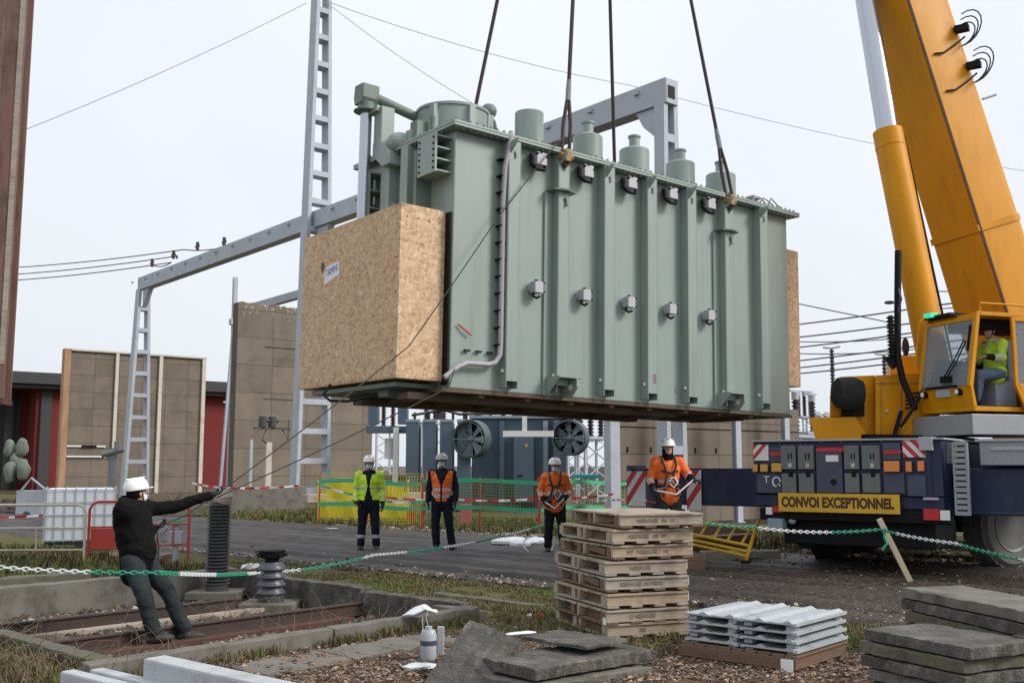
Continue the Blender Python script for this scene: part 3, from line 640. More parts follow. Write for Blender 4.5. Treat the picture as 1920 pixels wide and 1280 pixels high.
# pipework at the left end
b=MB(); b.cyl((-.3,1.90,2.2),(-.3,1.90,4.28),.088,n=24); b.build('polished_pipe','steel_chrome',tr,smooth=True)
b=MB(); b.prism([(-.15,-.04),(-.12,-.16),(.08,-.16),(.13,-.08),(.13,.13),(-.12,.14)],-.14,.14,frame((-.3,1.9,4.46),(0,-1,0),(0,0,1),(-1,0,0))); b.cyl((-.3,1.9,4.2),(-.3,1.9,4.33),.13,n=20); b.cyl((-.3,1.9,4.19),(-.3,1.9,4.215),.19,n=20)
b.build('pipe_elbow','green_dark',tr,bevel=.01)
b=MB(); b.tube([(-.25,1.85,4.44),(.5,1.72,4.24)],.075,16); b.build('oil_pipe','green_dark',tr,smooth=True)
b=MB(); b.bx(-.24,-.02,1.55,1.77,3.66,4.22); b.bx(-.3,0,1.6,1.86,4.14,4.22); b.prism([(0,0),(.22,0),(.42,-.2),(.5,-.42),(.28,-.42),(.0,-.2)],-.12,.12,frame((-.13,1.77,3.7),(0,-1,0),(0,0,1),(-1,0,0)))
b.cyl((0.1,1.2,H_+.07),(.1,1.2,H_+.3),.12,n=18); b.sph((-.02,1.38,H_+.14),(.2,.2,.17),16,10)
b.build('air_duct','green_paint',tr,bevel=.01)
b=MB(); b.bx(.02,.22,1.0,1.18,H_+.08,H_+.42); b.cyl((.24,.92,H_+.05),(.24,.92,H_+.5),.04,n=10); b.build('relief_valve_box','green_dark',tr,bevel=.01)
# end face: ribs, bracket boxes
for w0,w1,d in ((.93,1.12,.16),(1.42,1.66,.16),):
    b=MB(); b.bx(-d,0,w0,w1,.1,H_); b.build('end_rib','green_paint',tr,bevel=.006)
for nm,w0,w1,z0,z1,d in (('cooler_flange_box',.06,.50,2.88,3.42,.27),('cooler_flange_box',1.80,2.12,2.45,3.3,.27)):
    b=MB(); b.bx(-d,-d+.025,w0,w1,z0,z1); b.bx(-d+.025,-.02,w1-.02,w1,z0,z1)
    for k in range(4): z=z0+.02+(z1-z0-.06)*k/3; b.bx(-d+.02,0,w0+.01,w1-.02,z,z+.02)
    b.mi=1
    for k in range(6):
        z=z0+.06+(z1-z0-.12)*k/5
        for w_ in (w0+.05,w1-.05): b.cyl((-d-.012,w_,z),(-d+.002,w_,z),.017,n=6)
    b.build(nm,['green_paint','black'],tr)
b=MB(); b.bx(-.25,-.0,.55,.62,2.5,3.3); b.bx(-.1,-.0,2.15,2.4,.4,2.9); b.cyl((-.02,1.3,2.6),(-.18,1.3,2.6),.12,n=16); b.build('end_fittings','green_dark',tr,bevel=.004)
# black frame strip behind the wooden box
b=MB(); b.bx(-.03,-.004,.02,.16,.05,2.36); b.build('gasket_strip','black',tr)
# terminal boxes
for i in range(5):
    u=1.373+.9*i
    b=MB(); b.bx(u-.075,u+.075,-.16,-.04,1.41,1.57); b.cyl((u,-.04,1.49),(u,0,1.49),.09,n=14)
    b.mi=1; b.tube([(u-.06,-.1,1.42),(u-.07,-.11,1.36),(u-.02,-.12,1.34),(u+.04,-.12,1.37)],.022,7)
    for dx,dz in ((.085,.07),(.085,-.06),(-.05,.09)): b.bx(u+dx-.015,u+dx+.02,-.165,-.12,1.49+dz-.012,1.49+dz+.012)
    b.build('terminal_box',['alu_box','black'],tr,bevel=.006)
    u2=u; b=MB(); z=3.30
    b.bx(u2-.09,u2+.09,-.19,-.04,z-.06,z+.12); b.mi=1; b.tube([(u2-.12,-.08,z+.1),(u2-.13,-.12,z-.06),(u2-.06,-.16,z-.13),(u2+.06,-.16,z-.12),(u2+.1,-.14,z-.05)],.03,8)
    for dx,dz in ((.09,.07),(-.02,.12),(-.09,.09)): b.bx(u2+dx-.015,u2+dx+.02,-.21,-.15,z+dz-.012,z+dz+.012)
    b.build('terminal_box',['alu_box','black'],tr,bevel=.008)
# conduit
b=MB(); pts=[(.85,-.13,H_+.12),(.83,-.16,H_+.02),(.76,-.13,3.1),(.745,-.11,2.6),(.745,-.11,.62),(.73,-.11,.48),(.66,-.11,.38),(.55,-.10,.345),(.2,-.1,.335),(.05,-.1,.27),(-.15,-.1,.12)]
b.tube(pts,.036,10); b.mi=1; b.tube([Vector(p)+Vector((.055,.035,.0)) for p in pts[1:6]],.028,8)
b.mi=2
for k in range(12): z=.62+k*.235; b.bx(.70,.785,-.135,-.0,z,z+.016)
for k in range(3): b.bx(.2+k*.19,.29+k*.19,-.05,-.02,.50,.525)
b.build('cable_conduit',['conduit','galv','black'],tr,smooth=True)
b=MB(); b.tube([(.1,-.03,.85),(.2,-.05,.78),(.3,-.05,.72)],.012,6); b.build('cable_tail','red_paint',tr)
# base skids
b=MB(); b.bx(-.12,L_+.02,-.02,W_,-.05,-.004)
b.build('bottom_plate','underside',tr)
b=MB(); b.bx(-.45,4.6,.3,.55,-.15,-.055); b.bx(-.3,5.2,1.75,2.0,-.15,-.055)
for k in range(9): b.bx(.1+k*.8,.22+k*.8,.57,1.73,-.11,-.052)
for k in range(8): b.bx(.5+k*.8,.6+k*.8,.03,.24,-.10,-.052)
b.build('skid_beam','underside',tr,bevel=.01)
b=MB(); b.tube([(-1.25,.9,.02),(-1.35,.9,-.12),(-1.3,.8,-.2),(-1.1,.7,-.2),(-.8,.6,-.12)],.02,6); b.build('cable_loop','black',tr)
# cables bunched on top right
b=MB()
for k in range(4): 
    x=5.95+.22*k; b.tube([(x,-.0,H_+.1),(x+.1,-.03,H_+.17+.03*k),(x+.3,0,H_+.24-.02*k),(x+.5,.05,H_+.16),(x+.56,.05,H_+.08)],.014,6)
b.bx(6.25,6.45,0,.15,H_+.2,H_+.25); b.build('top_cabling','conduit',tr,smooth=True)
b=MB(); 
for k in range(14): b.sph((.3+k*.5,-.02+.04*(k%2),H_+.10),(.05,.05,.035),8,5)
b.build('cover_clamps','green_dark',tr)
b=MB(); b.bx(4.3-.03,4.3-.027,-.01,-.004,.2,.3); b.bx(3.62,3.68,-.168,-.166,.30,.44); b.build('rust_patch','rust_light',tr)
# ---- wooden crates
def crate(label,u0,u1,w0,w1,z0,z1,battens=True):
    M=TX@Matrix.Translation((u0,w0,z0)); t=thing('plywood_crate',label,'crate',M)
    X,Y,Z=u1-u0,w1-w0,z1-z0; th=.02
    for nm,a in (('front_panel',(0,X,0,th,0,Z)),('back_panel',(0,X,Y-th,Y,0,Z)),('side_panel',(0,th,th,Y-th,0,Z)),('top_panel',(.003,X,.003,Y-.003,Z+.001,Z+th)),('bottom_panel',(.003,X,.003,Y-.003,-th,-.001))):
        b=MB(); b.bx(*a); b.build(nm,'osb',t,bevel=.003)
    if battens:
        b=MB(); 
        for k in range(8): b.bx(.04,.1,Y-.001+.002,Y+.03,.15+k*.27,.23+k*.27)
        b.build('batten','wood_raw',t)
        b=MB()
        for k in range(5): b.cyl((-.004,.08+.0*k,.2+k*.45),(0.002,.08,.2+k*.45),.012,n=6)
        for k in range(4): b.cyl((.1+.17*k,-.003,2.1),(.1+.17*k,.002,2.1),.01,n=6)
        b.build('screws','black',t)
    return t
cr1=crate('big chipboard crate with a small sticker on the left end of the transformer',-.735,-.035,.13,2.87,.115,2.36)
b=MB(); b.prism([(0,0),(.46,.10),(.44,.30),(.04,.26)],0,.002,frame((-.003,2.06,1.45),(0,-1,0),(0,0,1),(-1,0,0))); b.build('sticker','paper',cr1)
text('sticker_lettering','TAMINI',.15,frame((-.006,1.83,1.635),(0,-.99,.14),(0,.14,.99),(-1,0,0)),'blue_ink',cr1,ext=.001,sx=.72)
b=MB(); b.prism([(0,-.02),(.07,.06),(.03,.16),(.0,.10),(-.03,.16),(-.05,.06)],0,.002,frame((-.004,2.12,1.66),(0,-1,0),(0,0,1),(-1,0,0))); b.build('crate_mark','wood_dark',cr1)
b=MB(); b.bx(-.65,0,.3,2.6,.0,.06); b.bx(-.5,-.1,.7,.95,-.1,0); b.build('crate_support','green_dark',tr,bevel=.004)
crate('tall narrow chipboard crate on the right end of the transformer',L_+.03,L_+.65,.25,2.0,.56,3.0,False)
# ---- slings
HK=Vector((1.52,16.5,18.5))
def sling(label,u,wy,tagpos,dbl=True):
    a=TX@Vector((u,wy,H_-.06)); t=thing('lifting_sling',label,'sling',Matrix.Translation(a),'four slings lifting the transformer')
    d=(HK-a); s=d.normalized(); tp=a+s*tagpos
    b=MB(); r=.028
    if dbl:
        o=Vector((.06,.015,0)); b.tube([a-o*.9,a-o*.9+s*tagpos*.5,tp],r,8); b.tube([a+o*.9,a+o*.9+s*tagpos*.5,tp],r,8)
        b.tube([a-o*.9,a-o*.9-Vector((0,0,.08)),a-Vector((0,0,.14)),a+o*.9-Vector((0,0,.08)),a+o*.9],r,8)
        b.tube([tp,HK],.03,8)
    else: b.tube([a,HK],.032,8)
    b.build('rope','sling',t,world=True,smooth=True)
    if dbl:
        b=MB(); b.cyl(tp-s*.14,tp+s*.10,.042,n=10); b.cyl(tp+s*.10,tp+s*.2,.036,n=10); b.build('sleeve','sling_tag',t,world=True)
    return t
sling('dark sling with a pale sleeve on the left lug of the long side',1.80,-.19,1.05)
sling('dark sling with a pale sleeve on the right lug of the long side',5.42,-.19,1.05)
sling('single dark sling rising behind the drum shaped turret at the left',1.80,W_+.1,0,False)
sling('single dark sling rising behind the row of capped turrets',5.42,W_+.1,0,False)
b=MB(); b.bx(-.3,.3,-.12,.12,.3,1.3); b.cyl((0,-.14,1.0),(0,.14,1.0),.42,n=24); b.tube([(0,0,.35),(0,0,.1),(.15,0,-.02),(.2,0,.12)],.07,10)
M=Matrix.Translation(HK-Vector((0,0,.05))); ho=thing('hook_block','crane hook block above the picture holding the four slings','hook block',M); b.build('block','yellow_crane',ho,bevel=.02)
b=MB(); 
for dx in (-.2,.2): b.tube([HK+Vector((dx,0,1.2)),Vector((1.6+dx,16.5,28.7))],.014,6)
b.build('hoist_rope','wire',ho,world=True)
# tag lines held by the man in black
HAND=Vector((-3.22,11.35,1.30))
r1=[HAND]+[TX@Vector(p) for p in ((-.80,-.25,.45),(.62,-.16,2.35),(1.25,-.27,3.2),(1.62,-.25,H_+.12),(1.80,-.2,H_+.25))]
def smoothline(pts,n=6,sg=.03):
    out=[]
    for i in range(len(pts)-1):
        s_=sg*(pts[i+1]-pts[i]).length; out+=sag(pts[i],pts[i+1],s_*.25,n)[:-1]
    return out+[pts[-1]]
b=MB(); b.tube(smoothline(r1),.008,6); tag(b.build('tag_line','rope',smooth=True),'thin dark rope from the raised hand across the wooden crate up to the transformer lid','rope','tag lines held by the man in black')
r2=[HAND+Vector((-.02,.0,-.05)),TX@Vector((-.25,-.35,-.03)),TX@Vector((.0,-.12,.25))]
b=MB(); b.tube(smoothline(r2),.008,6); tag(b.build('tag_line','rope',smooth=True),'lower thin dark rope from the raised hand to the bottom corner of the transformer','rope','tag lines held by the man in black')
# ================================================================ gantry and yard behind
E1=Vector((.787,.617,0)); E2=Vector((-.617,.787,0)); Z=Vector((0,0,1))
def EF(o): return frame(o,E1,E2,Z)
pR=P(1252,172,24); ZB=pR.z
bA=Vector((pR.x,pR.y,0)); bDir=E2
LB=34.6; GA=math.radians(40); GM=frame((pR.x+.06,pR.y,0),(math.cos(GA),math.sin(GA),0),(-math.sin(GA),math.cos(GA),0),(0,0,1))
gt=thing('steel_gantry','long pale steel portal gantry whose beam climbs behind the transformer','gantry',GM)
b=MB()
b.bx(-.22,.22,-.25,LB,.62-.1+ZB-.55,ZB+.25) if False else None
hz0,hz1=ZB-.32,ZB+.3
b.bx(-.22,-.19,-.05,LB+.3,hz0,hz1); b.bx(.19,.22,-.05,LB+.3,hz0,hz1); b.bx(-.19,.19,-.05,LB+.3,hz1-.03,hz1-.002); b.bx(-.19,.19,-.05,LB+.3,hz0+.002,hz0+.05)
for k in range(22): b.bx(-.3,-.22,.8+k*1.65,.95+k*1.65,hz1-.2,hz1-.1)
b.build('beam','gantry',gt)
def vpost(par,y,w0,w1,top,topw,n,dz,name='post',bot=0.,ex=.5):
    # two diverging rails with rungs; w0 = width at foot, w1 width at top
    f=lambda z:(w0+(w1-w0)*(z/top))/2
    b=MB()
    for s in (-1,1):
        vs=[]
        for z in (bot,top):
            c=s*f(z)
            for x,yy in ((c-.07,y-ex/2),(c+.07,y-ex/2),(c+.07,y+ex/2),(c-.07,y+ex/2)): vs.append((x,yy,z))
        b.add(vs,[(3,2,1,0),(4,5,6,7),(0,1,5,4),(1,2,6,5),(2,3,7,6),(3,0,4,7)])
    z=.6
    while z<top-.3: b.bx(-f(z)+.07,f(z)-.07,y-ex/2+.004,y+ex/2-.004,z,z+.2); z+=dz
    b.build(name,'gantry',par)
vpost(gt,.15,.62,.36,ZB-.33,.4,9,1.25,ex=.32)
b=MB(); b.bx(-.20,.20,-.06,.30,ZB-.32,ZB+.28); b.prism([(.3,ZB-.33),(1.0,ZB-.33),(.75,ZB-.75),(.3,ZB-1.15)],-.15,.15,frame((0,0,0),(0,1,0),(0,0,1),(1,0,0))); 
b.mi=1; b.bx(-.16,.1,-.064,-.061,ZB-.2,ZB+.12)
b.build('gusset',['gantry','black'],gt)
vpost(gt,17.3,1.3,.34,22.5,.4,9,1.06)
vpost(gt,LB+.1,1.15,.42,ZB-.3,.4,9,1.08)
b=MB(); b.prism([(LB-.2,ZB-.33),(LB-1.,ZB-.33),(LB-.2,ZB-1.2)],-.12,.12,frame((0,0,0),(0,1,0),(0,0,1),(1,0,0))); b.build('gusset','gantry',gt); b=MB(); b.prism([(17.0,ZB-.33),(16.1,ZB-.33),(17.0,ZB-1.3)],-.12,.12,frame((0,0,0),(0,1,0),(0,0,1),(1,0,0)));b.build('gusset','gantry',gt)
# wide grey post and wall posts
def ibeam(label,px,Y,w,top,name='steel_post',group='posts along the far concrete wall'):
    p=P(px,872,Y); t=thing(name,label,'post',EF((p.x,p.y,0)),group); b=MB()
    b.bx(-w/2,w/2,-w*.4,-w*.4+.02,0,top); b.bx(-w/2,w/2,w*.4-.02,w*.4,0,top); b.bx(-.012,.012,-w*.4+.02,w*.4-.02,0,top); b.build('column','gantry',t)
    b=MB(); b.bx(-w*.7,w*.7,-w*.6,w*.6,0,.03); b.build('base_plate','galv',t); return t
t=thing('steel_post','broad pale grey steel post standing in the grass behind the pallets','post',EF(P(1148,872,26)-Vector((0,0,1.6))))
b=MB(); b.bx(-.17,.17,-.12,.12,0,6.6); b.build('column','gantry',t,bevel=.01); b=MB(); b.bx(-.3,.3,-.25,.25,0,.03); b.build('base_plate','galv',t)
def panelwall(label,o,ln,h,mt,cat='wall',frame_px=None,thick=.22,group=None,jag=False):
    t=thing('concrete_panel_wall',label,cat,EF(o),group); b=MB()
    if jag:
        k=int(ln/.12); top=[(i*ln/k,h+random.uniform(-.06,.02)) for i in range(k+1)]
        b.prism([(0,0),(ln,0)]+top[::-1],-thick,0,frame((0,0,0),(1,0,0),(0,0,1),(0,-1,0)))
    else: b.bx(0,ln,0,thick,0,h)
    b.build('panels',mt,t); return t
oA=P(122,872,57); oA.z=0; hA=P(122,657,57).z
wa=panelwall('brown concrete panel wall framed with cream beams at left',oA,7.6,hA,'wall_panel')
b=MB(); b.bx(-.35,-.003,-.12,.4,0,hA+.1); b.build('end_beam','rust_cream',wa,bevel=.01)
for u,w_,nm in ((2.45,.18,'cream_paint'),(4.95,.2,'cream_paint'),(7.55,.22,'cream_paint')):
    b=MB(); b.bx(u,u+w_,-.14,-.003,0,hA); b.build('upright_beam',nm,wa)
b=MB(); b.bx(-.02,7.8,-.16,.28,hA+.003,hA+.1); b.build('top_beam','cream_paint',wa)
b=MB(); b.bx(.02,2.1,-.1,-.01,2.05,2.13); b.bx(.02,2.1,-.1,-.01,2.62,2.70); b.mi=1; b.bx(.8,1.6,-.13,-.101,2.6,2.72); b.build('pipes',['white_paint','black'],wa)
oB=P(437,872,42); oB.z=0; hB=P(437,565,42).z
wb=panelwall('tall concrete slab wall with a crumbling top edge, left of the tall gantry post',oB,3.25,hB,'wall_panel_b',jag=True,thick=.5)
b=MB()
for i in range(60):
    x=random.uniform(.05,3.2); z=hB-random.uniform(.03,.9)*random.random()-.05; b.sph((x,-.5-.002,z),(.02,.006,.035*random.uniform(.6,1.3)),6,4)
b.build('lichen','concrete_moss' if False else 'cream_paint',wb)
b=MB(); b.bx(1.,3.3,-.52,-.505,3.8+.5,3.83+.5); b.bx(1.,3.3,-.52,-.505,hB-1.9,hB-1.86); b.build('joint_strip','black',wb)
oC=oB+E1*3.3+E2*.9; panelwall('brown concrete panel wall behind the tall gantry post and the wooden crate',oC,3.7,hB-.2,'wall_panel_b')
oW=P(1160,872,27.6); oW.z=0
wc=panelwall('long low brown concrete panel wall behind the worker in the orange harness',oW,7.9,3.35,'wall_panel')
b=MB()
for k in range(9): b.bx(.3+k*.9,.36+k*.9,-.02,-.003,1.95,2.1); b.mi=0
b.bx(0,7.9,-.012,-.003,2.62,2.65); b.bx(0,7.9,-.012,-.003,1.15,1.18); b.build('joint_strip','black',wc)
for px,Y,lab in ((1275,27.9,'pale steel post on the far wall, just right of the harnessed worker'),(1382,29.3,'pale steel post on the far wall above the blue outrigger'),(1474,31,'pale steel post at the right end of the far wall')): ibeam(lab,px,Y,.22,3.45)
# low thick wall
o=P(432,872,33.5); o.z=0; t=thing('low_concrete_wall','low thick mossy concrete wall below the tall slab wall','wall',EF(o)); b=MB(); b.bx(0,2.75,0,.6,0,.9); b.build('block','concrete',t,bevel=.03)
b=MB(); b.bx(-1.9,-.02,.3,.8,0,.35); b.build('footing','concrete_moss',t,bevel=.03)
# pole box on slab wall + pipes
o=P(470,872,40); o.z=0; t=thing('valve_cluster','small dark valve and insulator cluster on a pipe in front of the tall slab wall','valve',EF(o)); b=MB(); b.bx(-.05,.05,-.05,.05,0,2.6); b.build('pipe','galv',t)
b=MB(); b.bx(.62,.85,-.05,.05,0,2.5); b.build('cream_pipe','cream_paint',t)
b=MB(); b.bx(.1,1.6,-.1,.1,3.0,3.08); b.cyl((.45,0,3.08),(.45,0,3.5),.16,n=12); b.cyl((.85,0,3.08),(.85,0,3.5),.16,n=12); b.cyl((.3,0,3.35),(1.1,0,3.35),.08,n=8); b.tube([(.6,0,3.),(.4,-.1,2.6),(.7,0,2.4)],.03,6); b.tube([(1.3,0,3.0),(1.5,-.1,2.6),(1.55,0,3.4)],.03,6); b.build('valves','insul_dark',t)
# red building
o=P(62,872,66); o.z=0; hR=P(62,722,66).z
t=thing('brick_building','low red brick building with a thick dark flat roof behind the panel wall','building',EF(o))
b=MB(); b.bx(0,24,0,12,0,hR); b.bx(-6,-.003,2.5,12,0,hR); b.build('wall','brick_red',t)
b=MB(); b.bx(-7.5,24.5,-1.2,12.6,hR+.003,hR+.75); b.bx(-7,24.3,-.9,12,hR-.25,hR); b.build('roof','roof_dark',t,bevel=.03)
b=MB(); b.bx(-4,-.4,2.3,2.49,0,hR-.6); b.bx(.25,.9,-.2,-.01,0,hR-.3); b.bx(-1.4,-.9,1.9,2.2,0,hR); b.build('pillar','roof_dark',t)
b=MB(); b.bx(-2.9,-1.8,2.2,2.28,0,hR-1.2); b.build('panel','wall_panel',t)
b=MB(); b.bx(16.5,19.6,-.3,-.05,3.3,3.55); b.build('ledge','cream_paint',t); b=MB(); b.bx(17.9,18.3,-.05,-.01,1.5,2.1); b.build('notice','paper',t)
# mast behind the slab wall
o=P(430,872,50); o.z=0; t=thing('steel_mast','slim grey steel mast with an angled leg beside the tall slab wall','mast',EF(o)); zt=P(432,520,50).z
b=MB(); b.bx(-.1,.1,-.1,.1,0,zt); b.build('pole','gantry',t); b=MB(); b.bar((-.45,0,0),(-.02,0,zt*.78),.12,.12); b.bx(-.4,0,-.05,.05,4.6,4.7); b.bx(-.2,.3,-.15,.15,zt*.78,zt*.78+.3); b.build('brace','gantry',t)
t=thing('steel_beam','short sloping pale steel beam beyond the tall slab wall','beam',Matrix.Identity(4)); b=MB(); b.bar(P(480,575,48),P(600,541,44),.3,.35); b.build('beam','gantry',t); b=MB(); b.bar(P(478,576,48),P(478,576,48)-Vector((0,0,P(478,576,48).z)),.2,.2); b.build('leg','gantry',t)
# ---- old blue-grey transformer (far)
def PM(Y): 
    p=P(960,872,Y); return frame((0,Y,0),(1,0,0),(0,1,0),(0,0,1))
Yt=37.; S=Yt/1920
X_=lambda px:(px-960)*S; ZZ=lambda py:1.6+(872-py)*S
t=thing('old_transformer','old blue grey transformer with two big round fans behind the yellow netting','transformer',PM(Yt))
b=MB(); b.bx(X_(885),X_(1062),0,2.5,0,ZZ(785)); b.bx(X_(1036),X_(1048),-.5,0,0,ZZ(790)); b.build('tank','blue_grey',t,bevel=.02)
b=MB(); b.bx(X_(880),X_(1080),-.15,2.6,ZZ(785)+.003,ZZ(780)); b.build('cover','blue_grey_light',t)
for k in range(4):
    x0=768+k*31; b=MB()
    for j in range(5): b.bx(X_(x0+j*5),X_(x0+j*5+2.5),-1.1,.1,.25,ZZ(794)-.03*(k%2))
    b.bx(X_(x0),X_(x0+23),-1.13,-1.1,.25,ZZ(794)); b.build('radiator','blue_grey',t,bevel=.01)
    b=MB(); b.bx(X_(x0-1),X_(x0+25),-1.15,-.95,ZZ(794)+.002,ZZ(789)); b.build('header','blue_grey_light',t)
for k,(fx,fy,r) in enumerate(((887,825,.62),(1065,823,.58))):
    M=Matrix.Translation((X_(fx),-1.35,ZZ(fy)))@Matrix.Rotation(-.5+.1*k,4,'Z')
    b=MB(); n=28
    b.lathe([(r,-.25),(r+.04,-.25),(r+.04,.2),(r,.2),(r,-.25)],(0,0,0),n,M@Matrix.Rotation(PI/2,4,'X'))
    b.build('fan_shroud','fan_grey',t,smooth=True)
    b=MB()
    for j in range(7):
        a=j*2*PI/7; R_=Matrix.Rotation(a,4,'Y'); pts=[(.1,-.02,-.05),(r*.95,-.06,-.17),(r*.95,.08,.14),(.1,.03,.06)]; b.add([M@R_@Vector(p) for p in pts]+[M@R_@(Vector(p)+Vector((0,.015,0))) for p in pts],[(0,1,2,3),(7,6,5,4),(0,4,5,1),(1,5,6,2),(2,6,7,3),(3,7,4,0)])
    b.sph(M@Vector((0,0,0)),(.13,.1,.13),12,8); b.build('fan_blades','fan_blade',t)
    b=MB(); b.cyl(M@Vector((0,.24,0)),M@Vector((0,.26,0)),r*.98,n=24); b.build('fan_back','black',t)
    b=MB()
    for rr in (.3,.58): b.tube([M@Vector((rr*math.cos(q*PI/10),-.24,rr*math.sin(q*PI/10))) for q in range(20)],.006,4,closed=True)
    b.bar(M@Vector((-r,-.26,0)),M@Vector((r,-.26,0)),.03,.02); b.build('fan_guard','blue_grey_light',t)
b=MB(); b.bx(X_(963),X_(1000),-.35,-.01,.3,ZZ(815)); b.mi=1; b.bx(X_(984),X_(989),-.36,-.352,ZZ(838),ZZ(833)); b.mi=2; b.bx(X_(970),X_(980),-.36,-.352,ZZ(893),ZZ(890)); b.build('control_cabinet',['blue_grey','sign_yellow','black'],t,bevel=.01)
for x in (937,1018): b=MB(); b.bx(X_(x),X_(x+9),-.25,0,0,ZZ(790)); b.build('stiffener','blue_grey_light' if x>1000 else 'blue_grey',t)
b=MB(); b.bx(X_(690),X_(768),-.4,.6,ZZ(812),ZZ(800)); b.bx(X_(706),X_(764),-.2,.5,0.2,1.25); b.bx(X_(742),X_(752),-.6,-.45,0,ZZ(802)); b.build('side_frame','blue_grey',t)
b=MB(); b.bx(X_(742),X_(752),-.66,-.61,0,ZZ(803)); b.build('white_post','white_paint',t)
for x in (700,755): b=MB(); b.bx(X_(x-9),X_(x+9),0,.5,ZZ(798)+.05,ZZ(745)); b.build('riser','blue_grey',t)
b=MB(); b.cyl((X_(733),.1,ZZ(860)),(X_(733),.1,ZZ(822)),.22,n=16); b.build('drum','white_paint',t)
b=MB()
for k in range(13):
    x=X_(775+k*24); r=.05+.04*(k%3); b.cyl((x,.6+.3*(k%2),ZZ(786)),(x,.6+.3*(k%2),ZZ(772-4*(k%3))),r,n=8)
b.tube([(X_(770),.4,ZZ(778)),(X_(830),.4,ZZ(768)),(X_(860),.4,ZZ(776)),(X_(1000),.4,ZZ(774))],.05,8); b.build('bushings','porcelain_brown',t)
t=thing('steel_tee_frame','pale steel beam on a short hanging post in front of the old transformer','beam',PM(33.)); S2=33/1920
b=MB(); b.bx((943-960)*S2,(1038-960)*S2,-.08,.08,1.6+(872-819)*S2,1.6+(872-808)*S2); b.build('crossbar','white_paint',t); b=MB(); b.bx((979-960)*S2,(988-960)*S2,-.06,.06,1.6+(872-807.9)*S2,4.1); b.build('hanger','white_paint',t)
# ---- switchgear
def insul(b,p,h,r=.12,n=9):
    prof=[]
    for k in range(n): z=h*k/n; prof+=[(r*.55,z),(r,z+h/n*.25),(r,z+h/n*.4),(r*.55,z+h/n*.75)]
    b.lathe(prof+[(r*.5,h)],p,10)
def gear(label,px,Y,h,kinds,top=True,grp='switchgear stands beyond the wall'):
    p=P(px,872,Y); t=thing('switchgear_stand',label,'switchgear',EF((p.x,p.y,0)),grp); b=MB()
    for x in (-.6,.6):
        for y in (-.3,.3): b.bar((x,y,0),(x,y,h),.09,.09)
    for z in np.arange(.3,h,.75): 
        b.bar((-.6,-.3,z),(.6,-.3,z+.7 if z+.7<h else h),.05,.05); b.bar((.6,-.3,z),(-.6,-.3,min(h,z+.7)),.05,.05)
    b.bx(-.8,.8,-.4,.4,h,h+.12); b.build('frame','galv',t)
    for k,x in enumerate(kinds):
        b=MB(); insul(b,(x,0,h+.12),1.3,.16); b.build('insulator','porcelain_brown',t,smooth=True)
        b=MB(); b.cyl((x,0,h+1.42),(x,0,h+1.7),.14,n=10); b.bx(x-.35,x+.3,-.04,.04,h+1.7,h+1.78); b.build('terminal','galv',t)
    return t
gear('switchgear stand with dark insulators just right of the transformer, beside the narrow crate',1492,38,2.6,(-.5,.1))
gear('tall switchgear stand with one dark insulator between the narrow crate and the yellow crane',1524,44,2.9,(.1,))
gear('far switchgear stand half hidden by the black fan housing of the crane',1545,54,2.6,(-.5,.6))
gear('switchgear stand under the hanging transformer, left of the broad grey post',1108,44,2.7,(-.6,.0,.6))
gear('switchgear stand glimpsed between the second fan and the broad grey post',1075,50,3.2,(-.5,.3))
gear('far switchgear stand glimpsed under the wooden crate',718,56,3.6,(-.6,.0,.6))
gear('far switchgear stand glimpsed above the first fan of the old transformer',815,58,3.9,(-.6,.0,.6))
gear('distant switchgear stand low behind the harness worker at centre right',1045,60,3.6,(-.6,.0,.6))
gear('far switchgear stand seen through the gap between cylinder and boom of the crane',1768,60,5.6,(-.5,.5))
gear('tall far switchgear stand left of the black fan housing',1512,66,4.6,(-.6,.0,.6))
gear('far switchgear stand right beside the black fan housing, the lower one',1553,48,2.2,(-.5,.0,.5))
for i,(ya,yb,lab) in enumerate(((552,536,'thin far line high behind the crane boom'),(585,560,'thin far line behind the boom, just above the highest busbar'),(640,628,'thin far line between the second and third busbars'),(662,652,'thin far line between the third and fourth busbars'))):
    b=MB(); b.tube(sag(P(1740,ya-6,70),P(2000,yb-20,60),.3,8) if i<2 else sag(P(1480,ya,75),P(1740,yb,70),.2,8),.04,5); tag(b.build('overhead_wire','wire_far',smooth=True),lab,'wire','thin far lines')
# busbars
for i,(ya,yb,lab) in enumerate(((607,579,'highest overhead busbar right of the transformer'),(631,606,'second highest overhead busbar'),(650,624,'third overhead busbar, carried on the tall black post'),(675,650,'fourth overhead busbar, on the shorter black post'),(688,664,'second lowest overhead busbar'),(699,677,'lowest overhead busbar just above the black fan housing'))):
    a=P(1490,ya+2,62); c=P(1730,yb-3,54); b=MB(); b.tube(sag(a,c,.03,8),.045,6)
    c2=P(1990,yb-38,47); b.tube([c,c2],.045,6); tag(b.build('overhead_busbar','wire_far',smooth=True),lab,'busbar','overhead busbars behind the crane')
for px,py,Y,lab in ((1559,648,60,'tall black busbar post left of the yellow counterweight'),(1657,660,58,'shorter black busbar post behind the engine cover')):
    p=P(px,py,Y); t=thing('busbar_post',lab,'post',Matrix.Translation((p.x,p.y,0)),'busbar posts'); b=MB(); insul(b,(0,0,p.z-3.0),2.8,.15,14); b.build('insulator','insul_dark',t,smooth=True); b=MB(); b.cyl((0,0,0),(0,0,p.z-3),.12,n=8); b.build('pole','galv',t); b=MB(); b.tube([(-.5,0,p.z-.1),(0,0,p.z-.15),(.5,0,p.z-.05)],.06,6); b.build('clamp','galv',t)
